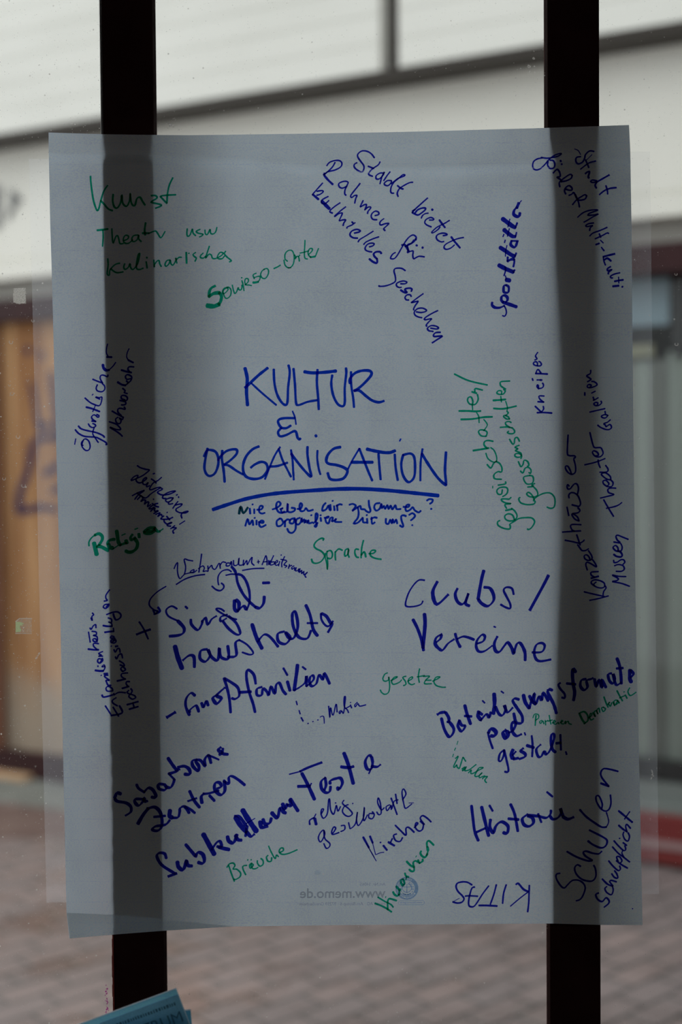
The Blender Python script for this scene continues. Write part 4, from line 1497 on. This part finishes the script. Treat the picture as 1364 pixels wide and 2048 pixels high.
# ------------------------------------------------------------ brochures in a holder on the sill
def rect_frame(tr, ang):
    """unit vectors across (to the left) and down for a sheet turned by ang in its own plane"""
    a = math.radians(ang); return Vector((-math.cos(a), 0, -math.sin(a))), Vector((math.sin(a), 0, -math.cos(a)))
def booklet(tr, ang, label, wd=.148, ht=.210, th=.0032, front=True):
    A, D = rect_frame(tr, ang)
    low = tr + A * wd + D * ht
    root = tag(empty('brochure', (low + A * -.07).to_tuple()), label, 'brochure')
    def quad(a0, a1, d0, d1): return [tr + A * a0 + D * d0, tr + A * a1 + D * d0, tr + A * a1 + D * d1, tr + A * a0 + D * d1]
    adopt(MB().poly(quad(0, wd, 0, ht)).build('cover', M_CYAN if front else M_TEAL), root)
    adopt(MB().poly([p + Vector((0, th, 0)) for p in quad(0, wd, 0, ht)]).build('back_cover', M_PAGES), root)
    adopt(MB().prism([p + Vector((0, .0003, 0)) for p in quad(.0004, wd, -.0004, .0009)], (0, th - .0006, 0)).build('page_edges', M_PAGES), root)
    if front:
        adopt(MB().poly([p + Vector((0, -.0003, 0)) for p in quad(.0, .0905, .006, ht)]).build('cover_panel', M_DEEP), root)
        me = text_mesh('cover_title', 'ZENTRUM', .0175, M_TITLE)
        x1 = max(v.co.x for v in me.vertices)
        for v in me.vertices:
            v.co = tr + A * (.0045 + x1 - v.co.x) + D * (.0355 - v.co.y) + Vector((0, -.0006, 0))
        o = bpy.data.objects.new('cover_title', me); COL.objects.link(o); adopt(o, root)
        fine = MB()
        rr = random.Random(9); x = .006
        while x < .085:
            w = rr.uniform(.0012, .0028); fine.poly([p + Vector((0, -.0006, 0)) for p in quad(x, x + w, .0125 + rr.uniform(0, .0006), .0163)]); x += w + .0011
        tag(adopt(fine.build('cover_small_print', M_TITLE), root), 'dark line of print too blurred to read')
    return root, low
YB = 1.515
TR = at_y(352, 1978, YB)
b1, low1 = booklet(TR, 20, 'blue brochure with a dark title, front one of two, leaning askew before left mullion')
TR2 = at_y(381, 2021, YB + .012)
b2, low2 = booklet(TR2, 4, 'blue brochure behind the titled one, only its upper right corner showing', wd=.096, front=False)
hz0, hz1 = .685, .689
hx0, hx1 = -.262, -.092
hold = tag(empty('brochure_holder', ((hx0 + hx1) / 2, YB + .006, .685)), 'clear acrylic brochure holder standing on the window sill', 'holder')
adopt(MB().box(hx0, hx1, YB - .006, YB + .024, hz0, hz1).build('base', M_ACRYL), hold)
adopt(MB().box(hx0, hx1, YB + .0205, YB + .024, hz1, hz1 + .13).build('back_panel', M_ACRYL), hold)
adopt(MB().box(hx0, hx1, YB - .006, YB - .003, hz1, hz1 + .04).build('front_lip', M_ACRYL), hold)
print('BROCHURE LOW', low1, low2, TR, TR2)

# ------------------------------------------------------------ the shop building across the walkway
P0 = Vector((1.14, 5.24, 0)); TH = math.atan2(-.503, .864)
FE = tag(empty('shop_building', P0, TH), 'cream clad shop building with dark red beams across the brick walkway', 'building')
EX = Vector((math.cos(TH), math.sin(TH), 0)); EY = Vector((-math.sin(TH), math.cos(TH), 0))
def fac(px, py, yl=0.0):
    d = ray(px, py); t = (yl - (EYE - P0).dot(EY)) / d.dot(EY); p = EYE + d * t - P0
    return p.dot(EX), p.z
def fput(yl):
    def f(px, py):
        x, z = fac(px, py, yl); return Vector((x, yl, z))
    return f
def fb(mb, name, M, parent=None, **k): return mb.build(name, M, parent or FE, **k)
X0, X1 = -7.0, 2.6
zc = 3.032                                             # underside of the boarded upper wall
# boarded upper wall: one mesh, a groove between boards
cl = MB(); xj0 = fac(766, 60, -.16)[0]; xj1 = fac(797, 60, -.16)[0]
pitch = .112; z = zc
while z < 5.2:
    for a, b in ((X0, xj0), (xj1, X1)):
        cl.box(a, b, -.16, 1.2, z, z + pitch - .004); cl.box(a, b, -.155, 1.2, z + pitch - .004, z + pitch)
    z += pitch
fb(cl, 'cladding', M_CLAD)
tag(fb(MB().box(xj0, xj1, -.12, 1.2, zc, z), 'cladding_joint', M_DRIP), 'dark recessed joint between cladding panels')
fb(MB().box(xj0 - .012, xj0, -.165, -.155, zc, z), 'joint_cover', M_LINTEL)
fb(MB().box(X0, X1, -.165, 1.2, zc - .032, zc), 'drip_edge', M_DRIP)
zb, zg = 2.388, 2.472
fa = MB(); fa.box(X0, X1, .0, 1.2, zg + .006, zc - .032); fa.box(X0, X1, .006, 1.2, zg - .006, zg + .006); fa.box(X0, X1, -.004, 1.2, zb, zg - .006)
fb(fa, 'fascia', M_FASCIA)
# what is left of the shop name on the fascia
lt = MB(); P = fput(.0)
lt.prism([P(*p) for p in ((22, 378), (45, 398), (24, 425))], EYL := Vector((0, -.012, 0)))
lt.prism([P(*p) for p in ((-9, 372), (2, 372), (2, 458), (-9, 458))], EYL)
lt.prism([P(*p) for p in ((18, 420), (26, 420), (22, 436), (17, 440))], EYL)
tag(fb(lt, 'fascia_lettering', M_SIGN), 'grey letter fragments on the cream fascia')
fb(MB().box(X0, X1, .07, 1.2, 2.29, zb), 'lintel', M_LINTEL)
fb(MB().box(X0, X1, -.03, 1.2, 2.185, 2.29), 'header_beam', M_RED)
# boarded-up bay on the left
xw = fac(560, 1000)[0]; xl = fac(12, 1000)[0]
ply = MB(); ply.box(xl + .004, xl + 1.10, .03, .05, .125, 2.185); ply.box(xl + 1.104, xw, .03, .05, .125, 2.185)
PLY = fb(ply, 'plywood_panel', M_PLY)
fb(MB().box(X0, xl - 1.254, .03, .08, .125, 2.29), 'side_wall', M_LINTEL)
ply2 = fb(MB().box(xl - 1.25, xl - .004, .03, .05, .125, 2.185), 'plywood_panel', M_PLY)
fb(MB().box(xl - .16, xl - .045, -.01, .06, .125, 2.185), 'panel_post', M_BROWN)
g = MB(); GP = fput(.0285)
for w, pts in ((13, [(55, 697), (56, 706)]), (13, [(84, 706), (85, 716)]), (14, [(104, 745), (107, 780), (112, 830), (115, 880)]), (17, [(78, 858), (88, 850), (95, 852)]),
               (15, [(120, 872), (96, 876), (72, 880), (64, 900), (60, 930), (52, 955), (42, 978), (38, 1005), (40, 1022), (58, 1020), (80, 1014), (112, 1020)]),
               (17, [(92, 948), (104, 938), (118, 930)]), (13, [(104, 985), (112, 978), (120, 976)]), (9, [(61, 765), (66, 785), (72, 830), (76, 850)])):
    ribbon(g, smooth_line(pts), w, GP, .3, 5.5)
tag(g.build('graffiti', M_GRAF, PLY), 'violet-blue sprayed scrawl')
fb(MB().box(xw, xw + .09, -.02, 1.0, .12, 2.185), 'post', M_FRAMEDARK)
fb(MB().box(X0, xw + .09, -.03, 1.0, 0, .125), 'plinth', M_RED)
# glazed bay on the right, with boards and vertical slats behind the pane
xr = xw + .09
fb(MB().box(xr, X1, .10, 1.0, .21, .285), 'shop_window_sill', M_GREYSILL)
wn = fb(MB().box(xr, X1, .115, .123, .285, 2.185), 'shop_window_pane', M_SHOPGLASS)
fb(MB().box(xr, X1, .9, 1.0, .285, 2.185), 'shop_back_wall', M_INTERIOR)
fb(MB().box(xr, X1, .20, .9, .285, .30), 'shop_display_floor', M_INTERIOR)
fb(MB().box(xr, X1, .14, .20, .285, .36), 'shop_window_rail', M_FRAMEDARK)
xp0 = fac(1340, 700, .10)[0]
x = fac(1230, 600, .16)[0]
a0, z0 = fac(1225, 655, .15); a1, z1 = fac(1338, 545, .15)
fb(MB().box(a0, a1, .15, .158, z0, 2.185), 'notice_board', M_PALEBLUE)
b0, y0 = fac(1225, 716, .15); b1_, y1 = fac(1306, 688, .15)
fb(MB().box(b0, b1_, .15, .158, y0, y1), 'notice_board', M_YELLOW)
rr = random.Random(12); x = xr + .02; k = 0
ztop = fac(1290, 735, .18)[1]
while x < X1 - .05:
    w = rr.uniform(.045, .085)
    fb(MB().box(x, x + w, .18 + rr.uniform(0, .012), .186 + rr.uniform(.006, .012), .36, 2.185 if x > a1 or x < a0 else (y0 - .01 if x < b1_ else ztop + .06)), 'blind_slat', M_BLIND[k % 4 if k % 5 else 0]); x += w + .003; k += 1
fb(MB().box(a1 + .02, a1 + .06, .13, .20, z0 - .12, 2.185), 'window_post', M_FRAMEDARK)
zs = fac(1320, 1690, -.04)[1]
fb(MB().box(xr, X1, -.04, 1.0, zs + .017, .19), 'plinth', M_BASERED)
fb(MB().box(xr, X1, -.045, 1.0, zs - .012, zs + .017), 'plinth_strip', M_PALESTRIP)
fb(MB().box(xr, X1, -.04, 1.0, .02, zs - .012), 'plinth', M_BASERED)
fb(MB().box(xr, X1, .0, 1.0, .0, .02), 'plinth_foot', M_DRIP)
fb(MB().box(xr, X1, .02, 1.0, .19, .21), 'plinth_cap', M_GREYSILL)
fb(MB().box(X0, X1, 1.0, 1.2, 0, 2.29), 'rear_wall', M_INTERIOR)
band = [at_z(x, y, .002) for x, y in ((-160, 1600), (430, 1640), (430, 1668), (-160, 1680))]
tag(MB().prism(band, (0, 0, -.05)).build('paver_band', M_BAND), kind='structure')
kb = MB().box(X0, xr - .3, -.42, -.03, 0, .006)
tag(fb(kb, 'kerb_slab', M_KERB), 'grey slab strip at the foot of the plinth')
# timber batten lying in front of the plinth
c0 = fac(-120, 1562, -.06); c1 = fac(60, 1566, -.06)
bt = MB().box(c0[0], c1[0], -.10, -.035, .006, .030).build('timber_batten', M_BATTEN, bevel=.002)
bt.location = P0; bt.rotation_euler = (0, 0, TH)
tag(bt, 'pale timber batten lying on the paving at the foot of the boarded-up bay', 'timber')
